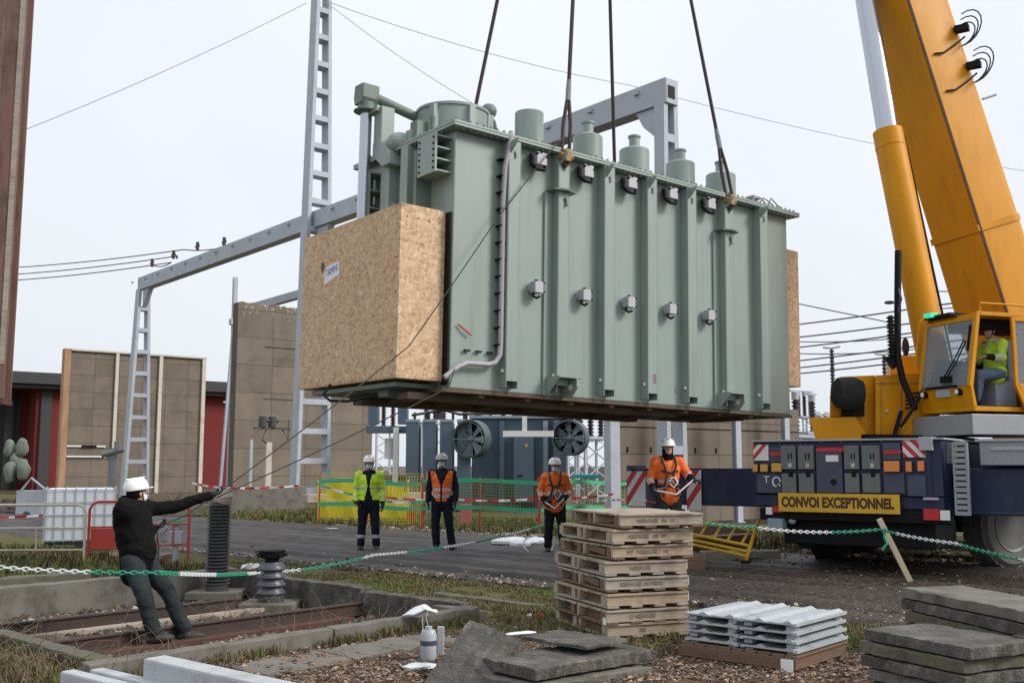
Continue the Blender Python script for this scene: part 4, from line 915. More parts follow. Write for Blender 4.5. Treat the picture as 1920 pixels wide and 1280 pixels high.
# wires
def wire(label,pts,r,m='wire_far',sg=0,grp=None):
    b=MB(); q=[]
    for i in range(len(pts)-1): q+=sag(pts[i],pts[i+1],sg,10)[:-1]
    q.append(Vector(pts[-1])); b.tube(q,r,5); tag(b.build('overhead_wire',m,smooth=True),label,'wire',grp)
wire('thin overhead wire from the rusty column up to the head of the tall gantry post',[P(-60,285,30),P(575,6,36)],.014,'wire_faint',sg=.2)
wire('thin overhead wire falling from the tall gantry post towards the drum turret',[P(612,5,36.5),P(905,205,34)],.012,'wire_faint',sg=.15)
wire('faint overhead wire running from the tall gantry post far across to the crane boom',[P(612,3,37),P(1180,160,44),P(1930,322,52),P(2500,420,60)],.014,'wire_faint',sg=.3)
wire('thin slanting overhead wire crossing the highest busbar',[P(1480,566,60),P(1680,607,58)],.035)
for k,(ya,yb) in enumerate(((500,459),(513,470),(524,483))):
    wire('%s of the three power lines leading from the left to the gantry beam'%('highest','middle','lowest')[k],[P(-40,ya+5,60),P(345-12*k,yb+ (9,10,9)[k],48.5)]+[P((445,330,285)[k],(456,478,496)[k],(43,49,51)[k])],.028,'wire',sg=.15,grp='three power lines at left')
for k,(px,py,Y) in enumerate(((420,462,44),(370,470,46.5),(325,485,49),(285,500,51))):
    p=P(px,py,Y); b=MB(); b.cyl(p,p+Vector((0,0,.4)),.08,n=8); b.cyl(p+Vector((-.1,0,.15)),p+Vector((.1,0,.25)),.05,n=6); tag(b.build('line_insulator','porcelain_brown'),'small dark insulator at the left end of the gantry beam, %s from the left'%('fourth','third','second','first')[k],'insulator','line insulators on the gantry beam')
# ---- rusty column at far left
o=P(-20,872,9); o.z=0
t=thing('rusty_column','thick flaking rust red steel column at the left edge of the picture','column',frame(o,(.97,.22,0),(-.22,.97,0),(0,0,1)))
zb=P(24,748,9).z; b=MB()
b.bx(-.105,.115,-.13,-.11,zb,7); b.bx(-.105,.115,.11,.13,zb,7); b.bx(-.012,.012,-.11,.11,zb,7); b.bx(-.3,-.06,-.16,-.131,zb+.02,7); b.build('column','rust_light',t,bevel=.004)
b=MB(); b.bx(.06,.105,-.137,-.131,zb+.3,7); b.build('pale_edge_strip','wood_grey',t)
b=MB(); b.bx(-.2,-.03,-.09,.05,0,zb-.002); b.build('lower_leg','wood_dark',t,bevel=.005)
b=MB(); b.bx(-.32,.12,-.17,.15,zb-.05,zb-.003); b.build('foot_plate','rust',t)
# ---- netting fence
def netfence(label,A,B,h,cols,sp=.085,grp='netting fences around the old transformer',postm='red_paint',bands=True):
    A=Vector(A);B=Vector(B); d=(B-A); ln=d.length; d.normalize(); t=thing('netting_fence',label,'fence',frame(A,d,Vector((-d.y,d.x,0)),Z),grp)
    b=MB(); nv=int(ln/sp)
    for i in range(nv+1):
        x=ln*i/nv; b.mi=0; dy=.04*math.sin(x*3); b.bx(x-.006,x+.006,dy-.002,dy+.002,.05,h+.03*math.sin(x*2))
    for j in range(int(h/sp)+1):
        z=.05+j*sp
        for i in range(int(ln/.5)): x=i*.5; b.bx(x,x+.5,.04*math.sin(x*3)-.002,.04*math.sin(x*3)+.002,z-.006+.03*math.sin(x*2),z+.006+.03*math.sin(x*2))
    b.build('netting',cols,t)
    k=max(2,int(ln/2.2))
    for i in range(k+1): b=MB(); b.cyl((ln*i/k,0,-.05),(ln*i/k,0,h+.12),.022,n=8); b.build('post',postm,t)
    if bands:
        for z,mm in ((h,'net_green'),(h*.45,'net_green')):
            b=MB(); n=int(ln/.4)
            for i in range(n): x=i*ln/n; b.add([(x,-.03,z-.05+.04*math.sin(x*1.4)),(x+ln/n,-.03,z-.05+.04*math.sin((x+ln/n)*1.4)),(x+ln/n,-.035,z+.05+.04*math.sin((x+ln/n)*1.4)),(x,-.035,z+.05+.04*math.sin(x*1.4))],[(0,1,2,3)])
            b.build('green_band',mm,t)
g=lambda px,py:G(px,py,0)
netfence('yellow plastic netting around the foot of the tall gantry post',g(598,980),g(790,990),1.15,'net_yellow',.07)
netfence('olive green plastic netting between the second and third workers',g(792,994),g(1010,997),1.2,'net_olive',.075)
netfence('green topped netting to the right of the third worker',g(1012,997),g(1180,985),1.15,'net_olive',.11)
netfence('yellow netting farther back beside the grey transformer',P(600,905+25,34).xy.to_3d(),P(800,905+25,33).xy.to_3d(),1.3,'net_yellow',.1,bands=False)
t=thing('yellow_sheet','bright yellow mesh sheet hanging at the left end of the netting','sheet',frame(g(596,978)+Vector((0,-.1,0)),(1,-.15,0),(.15,1,0),Z)); b=MB()
for (x0,x1,z0,z1) in ((.0,2.6,.10,.62),(.25,1.05,.62,1.15),(1.1,2.5,.68,1.12)):
    n=14
    for i in range(n):
        u0=x0+(x1-x0)*i/n; u1=x0+(x1-x0)*(i+1)/n; w0=.05*math.sin(u0*9+z0*5); w1=.05*math.sin(u1*9+z0*5)
        b.add([(u0,w0,z0+.03*math.sin(u0*5)),(u1,w1,z0+.03*math.sin(u1*5)),(u1,-w1*.6,z1+.03*math.cos(u1*7)),(u0,-w0*.6,z1+.03*math.cos(u0*7)),(u0,w0+.006,z0+.03*math.sin(u0*5)),(u1,w1+.006,z0+.03*math.sin(u1*5)),(u1,-w1*.6+.006,z1+.03*math.cos(u1*7)),(u0,-w0*.6+.006,z1+.03*math.cos(u0*7))],[(0,1,2,3),(7,6,5,4)])
b.build('mesh_sheet','net_yellow',t)
for x in (0.,1.08,2.6): b=MB(); b.cyl((x,.05,0),(x,.05,1.2),.03,n=8); b.build('post','net_yellow',t)
b=MB(); p=g(873,990); b.bx(p.x-.15,p.x+.15,p.y,p.y+.03,.1,.62); tag(b.build('warning_board','pink',bevel=.01),'small pink board hanging on the netting right of the man in the orange vest','sign')
b=MB(); p=g(772,985); b.bx(p.x-.12,p.x+.12,p.y-.3,p.y-.27,.1,.5); tag(b.build('warning_board','red_paint',bevel=.01),'small red board at the netting left of the man in the orange vest','sign')
b=MB(); p=P(1100,893,29); b.bx(p.x-.35,p.x+.35,p.y,p.y+.4,p.z-.04,p.z+.06); b.cyl((p.x,p.y+.2,0),(p.x,p.y+.2,p.z-.04),.05,n=8); tag(b.build('teal_table','teal',bevel=.02),'small turquoise topped stand in front of the switchgear','stand')
b=MB(); b.bx(-.1,3.3,-.2,.2,0,.12); 
t=thing('timber_baulk','long timber baulk lying in the grass behind the first worker','timber',EF(P(600,872,31)-Vector((0,0,1.6)))); b2=MB(); b2.bx(-.5,4.5,-.2,.2,.5,.75); b2.build('beam','wood_grey',t,bevel=.02)
for q_ in (0,3.7): b2=MB(); b2.bx(q_,q_+.3,-.2,.2,0,.498); b2.build('support','concrete',t)
# yellow + green debris and white plastic on verge
b=MB()
for k in range(5):
    p=G(*[(965,1018),(990,1022),(975,1024),(945,1020),(1005,1019)][k]); b.sph(p+Vector((0,0,.05)),(.28,.22,.09),8,5,Matrix.Rotation(k,3,'Z'))
tag(b.build('plastic_sheet','plastic_bag'),'crumpled clear plastic sheet on the verge behind the pallets','plastic sheet')
# ================================================================ mobile crane
CO=Vector((4.87,15.17,0)); CB=Vector((.826,-.564,0)).normalized(); CA=Vector((.564,.826,0)).normalized()
CR=frame(CO,CB,CA,Z); CRi=CR.inverted()
crane=thing('mobile_crane','yellow mobile crane on a blue carrier with its big boom raised at the right','crane',CR)
def onp(px,py,y=0.):   # pixel -> local x,z on the plane y of the carrier
    o=CRi@Vector((0,0,1.6)); q=CRi@P(px,py,20); d=q-o; t=(y-o.y)/d.y; p=o+d*t; return p.x,p.z
def rect(b,x0,y0,x1,y1,yy=0.,th=.03,dep=None):
    a=onp(x0,y0,yy); c=onp(x1,y1,yy); b.bx(min(a[0],c[0]),max(a[0],c[0]),yy-th,yy,min(a[1],c[1]),max(a[1],c[1])); return b
b=MB(); b.bx(-1.375,1.375,0.003,.7,1.165,1.955); b.bx(-.55,.55,.71,10.5,.8,1.7); b.bx(-1.3,1.3,1.5,10.5,1.35,1.95); b.bx(-1.37,1.37,.03,.69,.98,1.16)
b.build('chassis','blue_crane',crane,bevel=.015)
b=MB(); b.bx(-1.42,1.42,-.06,2.6,1.96,1.985); b.build('deck','galv',crane)
for q_ in ((1531,840,1583,924,-.003,.05),(1442,836,1466,866,-.003,.02),(1655,830,1690,862,-.003,.04),(1702,890,1738,930,-.003,.05),(1657,886,1698,925,-.003,.03),(1420,888,1466,924,-.003,.03)): b=MB(); rect(b,*q_); b.build('rear_panel','slate_crane',crane,bevel=.006)
for x0,x1 in ((1467,1496),(1499,1529),(1585,1614),(1618,1653)):
    b=MB(); rect(b,x0,835,x1,879,-.003,.09); rect(b,x0+1,887,x1,923,-.003,.07)
    b.mi=1; m_=(x0+x1)/2; rect(b,m_-5,850,m_-2,860,-.094,.003); rect(b,m_+1,849,m_+4,860,-.094,.003); rect(b,m_-3,884,m_+6,894,-.074,.003)
    b.mi=2; rect(b,m_-4,868,m_+3,876,-.094,.003)
    b.build('support_pad','grey_crane' if False else ['grey_crane','black','cream_paint'],crane,bevel=.006)
for q_ in ((1531,839,1582,846,-.055,.01),(1444,847,1466,854,-.025,.01),(1657,844,1690,850,-.045,.01)): b=MB(); rect(b,*q_); b.build('red_strip','red_refl',crane)
b=MB(); rect(b,1548,853,1572,865,-.055,.004); b.build('data_plate','paper',crane)
b=MB(); x,z=onp(1563,903,-.054); b.cyl((x,-.054,z),(x,-.062,z),.045,n=14); b.build('coupling','black',crane)
def stripes(par,name,x0,x1,y,z0,z1,n,dirn=1,slant=1.):
    b=MB(); b.bx(x0,x1,y,y+.02,z0,z1); b.mi=1; H=z1-z0; Wd=x1-x0; w_=H/n
    for k in range(-1,n+2):
        if k%2: continue
        # clipped diagonal stripe polygon
        pts=[]
        za=z0+k*w_
        poly=[(x0,za),(x1,za+dirn*Wd*slant),(x1,za+w_+dirn*Wd*slant),(x0,za+w_)]
        # clip to z range
        def clip(pl,zc,keep):
            out=[]
            for i in range(len(pl)):
                p,q=pl[i],pl[(i+1)%len(pl)]; pi=keep(p[1]); qi=keep(q[1])
                if pi: out.append(p)
                if pi!=qi: t=(zc-p[1])/(q[1]-p[1]); out.append((p[0]+t*(q[0]-p[0]),zc))
            return out
        poly=clip(poly,z0,lambda z:z>=z0); poly=clip(poly,z1,lambda z:z<=z1) if poly else []
        if len(poly)>2: b.prism(poly,.0,.003,frame((0,y-.0005,0),(1,0,0),(0,0,1),(0,-1,0)))
    b.build(name,['white_paint','red_refl'],par)
for a,c,dn in (((1413,863),(1440,833),1),((1693,857),(1734,822),-1)):
    p=onp(*a,-.03);q=onp(*c,-.03); stripes(crane,'warning_plate',p[0],q[0],-.03,p[1],q[1],3,dn,1.1)
for x0,x1,y0,y1,mm in ((1658,1688,864,884,'orange_lamp'),(1699,1711,865,884,'orange_lamp'),(1721,1734,864,883,'orange_lamp'),(1448,1467,868,884,'amber_lamp'),(1427,1441,870,884,'amber_lamp'),(1413,1422,870,884,'amber_lamp')):
    b=MB(); rect(b,x0,y0,x1,y1,-.04,.05); b.build('rear_lamp',mm,crane,bevel=.006)
b=MB(); p=onp(1456,903,-.045); b.tube([(p[0]+.06*math.cos(a*PI/8),-.045,p[1]+.07*math.sin(a*PI/8)) for a in range(13)],.012,6); b.tube([(p[0]+.02,-.045,p[1]-.03),(p[0]+.06,-.045,p[1]-.06)],.01,5); b.mi=0
b.build('round_emblem','white_paint',crane)
p=onp(1437,899,-.037); text('lettering','T',.15,frame((p[0],-.037,p[1]),(1,0,0),(0,0,1),(0,-1,0)),'white_paint',crane)
p=onp(1460,958,-.12); q=onp(1686,927,-.12); b=MB(); b.bx(p[0],q[0],-.12,-.09,p[1],q[1]); sg=b.build('convoy_sign','sign_yellow',crane,bevel=.003)
tx=text('lettering','CONVOI EXCEPTIONNEL',.19,frame(((p[0]+q[0])/2-.02,-.123,(p[1]+q[1])/2),(1,0,0),(0,0,1),(0,-1,0)),'sign_ink',crane,ext=.0015,sx=1.0,bold=.009); tx.name='sign_lettering'
bbw=max(v.co.x for v in tx.data.vertices)-min(v.co.x for v in tx.data.vertices); cx=(p[0]+q[0])/2; k=(q[0]-p[0])*.93/bbw
for v in tx.data.vertices: v.co.x=cx+(v.co.x-cx)*k; v.co.z=(p[1]+q[1])/2+(v.co.z-(p[1]+q[1])/2)*1.05
b=MB(); b.add([tuple(Vector(v.co)+Vector((.0,0,0))) for v in tx.data.vertices],[tuple(pp.vertices) for pp in tx.data.polygons])
b=MB(); b.bx(-1.3,1.45,.0,.25,.78,.96); b.bx(-1.0,1.2,.2,1.6,.42,.79); b.build('bumper_beam','black',crane,bevel=.02)
b=MB(); rect(b,1732,953,1762,975,-.01,.03); b.mi=1; rect(b,1763,956,1782,975,-.01,.03); b.build('tail_lamp',['red_refl','white_paint'],crane)
b=MB(); rect(b,1450,948,1468,960,-.01,.03); b.mi=1; rect(b,1437,950,1449,964,-.01,.03); b.build('tail_lamp',['red_refl','white_paint'],crane)
b=MB(); p=onp(1483,974,-.0); b.sph((p[0],.05,p[1]),(.07,.05,.07),10,7); b.build('fog_lamp','galv',crane)
b=MB(); rect(b,1448,970,1476,990,.1,.2); b.build('hitch_box','blue_grey_light',crane)
b=MB(); rect(b,1497,1010,1530,1028,1.6,.02); b.build('mudguard','rubber',crane)
# wheels
def wheel(x,y,steer=0.,r=.66,w_=.46,tm='rubber'):
    M=Matrix.Translation((x,y,r-.01))@Matrix.Rotation(steer,4,'Z')@Matrix.Rotation(PI/2,4,'Y')
    b=MB(); b.lathe([(.38,-w_/2+.03),(.44,-w_/2),(r-.07,-w_/2),(r,-w_/2+.07),(r,w_/2-.07),(r-.07,w_/2),(.44,w_/2),(.38,w_/2-.03)],(0,0,0),40,M)
    for k in range(30):
        a=k*PI/15; 
        for s in (-1,1): b.bx(r-.012,r+.014,-.05,.05,s*.03,s*(w_/2-.05),M@Matrix.Rotation(a+s*.05,4,'Z'))
    t=b.build('tyre',tm,crane,smooth=True)
    b=MB(); b.lathe([(.0,w_/2-.20),(.2,w_/2-.20),(.24,w_/2-.12),(.30,w_/2-.16),(.37,w_/2-.02),(.405,w_/2-.0),(.405,w_/2-.04),(.36,w_/2-.06)],(0,0,0),28,M); b.cyl(M@Vector((0,0,w_/2-.22)),M@Vector((0,0,w_/2-.06)),.13,n=16)
    b.cyl(M@Vector((0,0,-w_/2+.1)),M@Vector((0,0,-w_/2+.12)),.38,n=20)
    for k in range(10): a=k*PI/5; b.cyl(M@Vector((.19*math.cos(a),.19*math.sin(a),w_/2-.2)),M@Vector((.19*math.cos(a),.19*math.sin(a),w_/2-.15)),.02,n=6)
    b.build('rim','grey_crane',t,smooth=True)
for x,y in ((-1.0,2.5),(-1.0,4.2),(-1.0,6.8),(-1.0,8.5),(1.35,4.2),(1.35,6.8),(1.35,8.5)): wheel(x,y)
pw=CRi@G(1890,1064,0); wheel(pw.x-.1,pw.y+.15,-.5,tm='tyre_dusty')
b=MB(); b.cyl((-1,2.5,.66),(1.4,2.5,.66),.12,n=10); b.cyl((-1,4.2,.66),(1.3,4.2,.66),.12,n=10); b.sph((0.1,2.5,.66),(.35,.3,.3),12,8); b.bx(-.5,.6,1.2,9,.45,.8); b.build('axle','black',crane)
# outriggers
eL=-1.42
b=MB(); b.bx(-3.98,-.6,.95,1.45,.93,1.55); b.bx(-3.98,-1.4,.93,1.47,.93,.99); b.build('outrigger_beam','blue_crane',crane,bevel=.015)
b=MB(); b.bx(-4.07,-3.985,.9,1.5,.88,1.6); b.bx(-3.97,-3.6,.86,.94,1.0,1.25); b.cyl((-3.6,.9,.1),(-3.6,.9,1.5),.09,n=12); b.cyl((-3.6,.9,.0),(-3.6,.9,.07),.3,n=18); b.build('outrigger_jack','slate_crane',crane,bevel=.01)
stripes(crane,'warning_plate',-4.02,-3.66,.82,.9,1.50,4,1,1.4); stripes(crane,'warning_plate',-2.92,-2.66,.90,.85,1.52,4,1,1.4)
b=MB(); b.bx(1.42,5.6,.55,1.05,.90,1.56); b.bx(1.42,5.6,.53,1.07,.90,.96); b.cyl((3.0,.55,1.36),(3.0,.52,1.36),.035,n=10); b.cyl((3.5,.55,1.4),(3.5,.52,1.4),.03,n=10); b.cyl((3.9,.55,1.15),(3.9,.47,1.15),.09,n=14); b.build('outrigger_beam','blue_crane',crane,bevel=.015)
# ladder, tread plates and storage at the right rear corner
def rw(b,x0,y0,x1,y1,yy,th): return rect(b,x0,y0,x1,y1,yy,th)
b=MB(); rect(b,1734,820,1760,845,.3,.4); b.build('corner_box','alu_box',crane,bevel=.01)
b=MB(); rect(b,1735,846,1758,932,.28,.3); b.build('corner_post','blue_crane',crane,bevel=.01)
b=MB(); rect(b,1740,931,1768,936,.25,.3); b.build('step','galv',crane)
b=MB(); rect(b,1762,829,1795,868,.35,.05)
b.mi=1
for i in range(4):
    for j in range(5): p=onp(1768+i*7,834+j*7.5,.299); b.bx(p[0]-.012,p[0]+.012,.292,.299,p[1]-.012,p[1]+.012)
b.build('tread_plate',['alu_tread','grey_crane'],crane)
b=MB(); p=onp(1794,965,.15); q=onp(1815,829,.15); b.bx(p[0],p[0]+.03,.05,.15,p[1],q[1]); b.bx(q[0]-.03,q[0],.05,.15,p[1],q[1])
k=12
for i in range(k+1): z=p[1]+(q[1]-p[1]-.04)*i/k; b.bx(p[0]+.03,q[0]-.03,.04,.14,z,z+.055)
b.build('access_ladder','alu_tread',crane)
b=MB(); p=onp(1838,872,.4); q=onp(1990,826,.4); b.bx(p[0],q[0]+1,.4,1.2,p[1]+.0,q[1]+.0); b.build('storage_box','alu_tread',crane,bevel=.01)
b=MB(); b.bx(p[0]-.05,q[0]+1,.37,1.2,q[1]+.003,q[1]+.04); b.bx(p[0]+.16,q[0]+1,.38,.397,q[1]-.12,q[1]-.07); b.build('storage_lid','alu_box',crane)
b=MB(); b.bx(1.3,3.2,1.3,3.,1.2,1.9); b.build('side_frame','blue_crane',crane)
# superstructure ------------------------------------------------------
def pp(px,py,Y): return CRi@P(px,py,Y)
def yprism(b,poly,Y,dep):   # polygon in pixels at depth Y, extruded backwards by dep
    v0=[P(x,y,Y) for x,y in poly]; n=len(v0); d=Vector((.3,.95,0))*dep
    vs=[CRi@v for v in v0]+[CRi@(v+d) for v in v0]
    return b.add(vs,[tuple(range(n)),tuple(range(n,2*n))[::-1]]+[((i+1)%n,i,n+i,n+(i+1)%n) for i in range(n)])
b=MB(); yprism(b,[(1516,783),(1604,781),(1632,824),(1530,824)],17.0,1.2); b.build('counterweight_tray','yellow_crane',crane,bevel=.01)
b=MB(); yprism(b,[(1556,742),(1575,706),(1640,703),(1640,824),(1604,824),(1600,781),(1556,781)],17.2,1.8); yprism(b,[(1641,703),(1735,703),(1735,822),(1641,822)],17.0,2.0); b.build('engine_cover','yellow_crane',crane,bevel=.012)
b=MB(); yprism(b,[(1670,668),(1745,664),(1745,702),(1670,702)],17.6,1.6); b.build('winch_housing','yellow_crane',crane,bevel=.012)
b=MB(); yprism(b,[(1577,735),(1621,735),(1621,780),(1577,780)],17.12,.05); b.build('radiator_grille','black',crane)
b=MB(); a=pp(1563,736,16.9); c=pp(1618,738,16.9); b.lathe([(.0,-.02),(.18,0),(.25,.06),(.27,.2),(.27,.34),(.22,.46),(.1,.5)],a,20,ax=(c-a).normalized()); b.build('air_filter','rubber',crane,smooth=True)
b=MB(); b.cyl(pp(1700,835,17.6),pp(1700,822,17.6)+Vector((0,0,.02)),1.15,n=32); b.build('slewing_ring','black',crane)
b=MB(); yprism(b,[(1690,790),(1752,700),(1775,712),(1752,822),(1690,822)],16.7,.25); b.build('cylinder_bracket','yellow_crane',crane,bevel=.01)
b=MB(); b.tube([pp(1688,800,16.5),pp(1706,775,16.5),pp(1735,725,16.5)],.03,6); b.tube([pp(1676,818,16.6),pp(1690,770,16.6)],.035,6); b.build('hydraulic_hose','black',crane,smooth=True)
b=MB(); b.tube([pp(1684,470,16.8),pp(1683,560,16.8),pp(1683,668,16.8),pp(1692,710,16.7),pp(1716,768,16.6)],.055,10); 
b.add([],[]); yprism(b,[(1656,668),(1690,668),(1690,675),(1678,690),(1672,690)],16.8,.2); b.build('hose_mast','black',crane,smooth=True)
b=MB(); a=pp(1673,668,16.8); insul(b,a,.68,.075,12); b.build('hose_coil','rubber',crane,smooth=True)
b=MB(); b.tube([pp(1684,500,16.8),pp(1682,530,16.8),pp(1690,560,16.7),pp(1680,600,16.8)],.02,5); b.sph(pp(1668,567,16.7),(.09,.09,.03),10,6); b.build('work_lamp','slate_crane',crane)
b=MB(); b.sph(pp(1698,650,17.2),(.06,.06,.16),10,8); b.build('exhaust_pipe','rust',crane)
# louvres and door seams on the engine cover
for x0,y0,x1,y1 in ((1652,712,1653,815),(1690,712,1691,815),(1644,718,1730,719)):
    b=MB(); yprism(b,[(x0,y0),(x1,y0),(x1,y1),(x0,y1)],16.99,.02); b.build('door_seam','wood_dark',crane)
for k in range(5): b=MB(); yprism(b,[(1697,735+k*7),(1724,735+k*7),(1724,738+k*7),(1697,738+k*7)],16.985,.03); b.build('louvre','black',crane)
for x0 in (1660,1684): b=MB(); yprism(b,[(x0,768),(x0+5,768),(x0+5,773),(x0,773)],16.97,.03); b.build('latch','galv',crane)
for k in range(9): b=MB(); q_=onp(1425+k*38,832-.9*k,-.005); b.cyl((q_[0],-.02,q_[1]),(q_[0],0,q_[1]),.014,n=6); b.build('bolt_head','grey_crane',crane)
# boom
p0=P(1893,610,18.6); tip=Vector((1.75,16.6,28.9)); d=(tip-p0).normalized(); p0=p0-d*2.4
F_=Vector((-.95,-.31,0)).normalized(); S_=F_.cross(Z); S_=Vector((.31,-.95,0)).normalized()
ve=(F_-d*F_.dot(d)).normalized(); si=d.cross(ve).normalized(); 
if si.dot(S_)<0: si=-si
M0=CRi
def boomsec(b,l0,l1,s0,s1,mi=0,inset=0):
    prof=[(-.5,.5),(.5,.5),(.5,-.22),(.44,-.38),(.30,-.49),(.12,-.54),(-.12,-.54),(-.30,-.49),(-.44,-.38),(-.5,-.22)]
    vs=[]
    for l,s in ((l0,s0),(l1,s1)):
        for x,y in prof: vs.append(CRi@(p0+d*l+si*(x*s)+ve*(y*s)))
    n=len(prof); b.mi=mi
    b.add(vs,[tuple(range(n)),tuple(range(n,2*n))[::-1]]+[((i+1)%n,i,n+i,n+(i+1)%n) for i in range(n)])
LBm=(tip-p0).length
b=MB(); boomsec(b,0,12.5,1.22,1.05); boomsec(b,12.5,LBm,.98,.8)
bo=b.build('boom','yellow_crane',crane,bevel=.02,smooth=True,ang=40)
for l,s in ((4.2,1.17),(12.4,1.06)): b=MB(); boomsec(b,l,l+.12,s+.04,s+.04); b.build('boom_collar','yellow_crane',bo)
b=MB(); q=[]
for l,s in ((.5,1.22),(12.5,1.055)): q.append(CRi@(p0+d*l+si*(.505*s)+ve*(.47*s)))
b.tube(q,.03,6); b.build('boom_seam','wood_dark',bo)
def bp(l,sx,vy): 
    s=1.22-.17*l/12.5; return CRi@(p0+d*l+si*(sx*s)+ve*(vy*s))
for l in (7.75,7.05):
    b=MB(); 
    for k in range(3): b.tube([bp(l+.04*k-.05+(.20+.05*k)*math.cos(q*PI/8-.5),.54+.05*k+.05*math.sin(q*PI/8),-.36-(.24+.04*k)*math.sin(q*PI/8)) for q in range(10)],.012,6)
    b.tube([bp(l-.1,.56,-.36),bp(l-.22,.56,-.1),bp(l-.3,.53,.12),bp(l-.28,.52,.3)],.018,6)
    q_=bp(l+.05,.56,-.35); b.bx(q_.x-.12,q_.x+.12,q_.y-.08,q_.y+.08,q_.z-.05,q_.z+.06); b.build('hose_guide','black',bo)
for l in (6.5,3.3): b=MB(); b.tube([bp(l,.4,-.48),bp(l+.02,.42,-.75)],.025,6); b.build('bracket_arm','galv',bo)
a=P(1762,735,17.0); c=P(1664,246,17.6); dr=(P(1618,0,17.9)-P(1658,245,17.6)).normalized()
b=MB(); b.cyl(CRi@a,CRi@c,.255,n=28); b.cyl(CRi@(c+(a-c).normalized()*.28),CRi@(c+(a-c).normalized()*.34),.262,n=28); b.build('lift_cylinder','yellow_crane',crane,smooth=True,bevel=.01)
b=MB(); b.cyl(CRi@(c-dr*.1),CRi@(c+dr*6.6),.185,n=28); b.build('cylinder_rod','steel_chrome',crane,smooth=True)
b=MB(); b.tube([CRi@(c+(a-c).normalized()*.1+Vector((.28,0,0))),CRi@(a+Vector((.3,-.05,0)))],.022,6); b.build('cylinder_hose','black',crane)
# cab
KX=Vector((.95,.31,0)).normalized(); KY=Vector((-.31,.95,0)).normalized(); KO=Vector((6.96,15.5,0)); KM=CRi@frame(KO,KX,KY,Z)
def cabp(b): b.v=[KM@v for v in b.v]; return b
zb,zt=2.42,3.95
b=MB(); b.bx(-.06,2.6,-.06,1.25,2.06,2.37); cabp(b).build('cab_platform','alu_tread',crane,bevel=.01)
wsx=lambda z: .0+.2*ss(z,2.95,3.95)   # windscreen lean
b=MB()
# side profile pillars (near and far)
for y0,y1 in ((0,.07),(1.08,1.15)):
    b.prism([(-.02,2.80),(.05,2.80),(.26,zt),(.19,zt)],y0,y1,frame((0,0,0),(1,0,0),(0,0,1),(0,-1,0))@Matrix.Scale(-1,4,(0,0,1)))
    b.prism([(.05,zb),(-.0,2.80),(.045,2.80),(.10,zb+.08)],y0,y1,frame((0,0,0),(1,0,0),(0,0,1),(0,-1,0))@Matrix.Scale(-1,4,(0,0,1)))
b.bx(.05,1.75,0,1.15,zb,zb+.07); b.bx(.26,1.75,0,1.15,zt-.06,zt); b.bx(1.66,1.75,.0,.07,zb+.07,zt-.06); b.bx(1.68,1.75,.07,1.15,zb+.07,zt-.06); b.bx(.3,1.68,1.1,1.15,zb+.07,2.95)
b.add([(.05,.07,zb+.07),(.05,1.08,zb+.07),(-.03,1.08,2.80),(-.03,.07,2.80),(.09,.07,zb+.07),(.09,1.08,zb+.07),(.02,1.08,2.80),(.02,.07,2.80)],[(0,3,2,1),(4,5,6,7),(0,4,7,3),(1,2,6,5),(3,7,6,2),(0,1,5,4)])
b.bx(.17,.27,.07,1.08,zt-.12,zt-.06); b.tube([(.3,.05,zt),(.3,.05,zt+.14),(.9,.05,zt+.14),(1.5,.05,zt+.12),(1.5,.05,zt)],.018,6); b.tube([(-.02,1.2,3.15),(.12,1.2,3.95),(.3,1.15,zt+.05)],.018,6)
cab=cabp(b).build('cab','yellow_crane',crane,bevel=.012)
b=MB(); b.add([(-.012,.07,2.81),(-.012,1.08,2.81),(.18,1.08,zt-.12),(.18,.07,zt-.12),(-.002,.07,2.81),(-.002,1.08,2.81),(.19,1.08,zt-.12),(.19,.07,zt-.12)],[(0,3,2,1),(4,5,6,7),(0,4,7,3),(1,2,6,5),(3,7,6,2),(0,1,5,4)]); cabp(b).build('windscreen','glass',cab)
b=MB(); b.bx(-.055,-.035,.25,.95,2.79,2.83); b.tube([(-.05,.45,2.95),(.01,.28,3.2),(.06,.12,3.5)],.012,5); b.tube([(-.05,.52,2.95),(.01,.35,3.2),(.06,.16,3.52)],.012,5); b.bx(-.05,-.01,.38,.6,2.88,2.98); b.tube([(.08,.12,3.35),(.15,.11,3.75)],.02,5); cabp(b).build('wiper','black',cab)
for y in (.22,.98):
    b=MB(); b.cyl((-.08,y,2.72),(.0,y,2.72),.055,n=14); b.mi=1; b.cyl((-.085,y,2.72),(-.079,y,2.72),.04,n=14); cabp(b).build('headlight',['black','white_paint'],cab)
b=MB(); b.bx(-.035,-.0,.42,.72,2.66,2.78); cabp(b).build('number_plate','galv',cab)
b=MB(); b.bx(.12,.5,.5,1.1,zt+.003,zt+.05); b.mi=1; b.bx(.05,.2,.85,1.02,zt+.02,zt+.09); cabp(b).build('roof_beacon',['black','green_beacon'],cab)
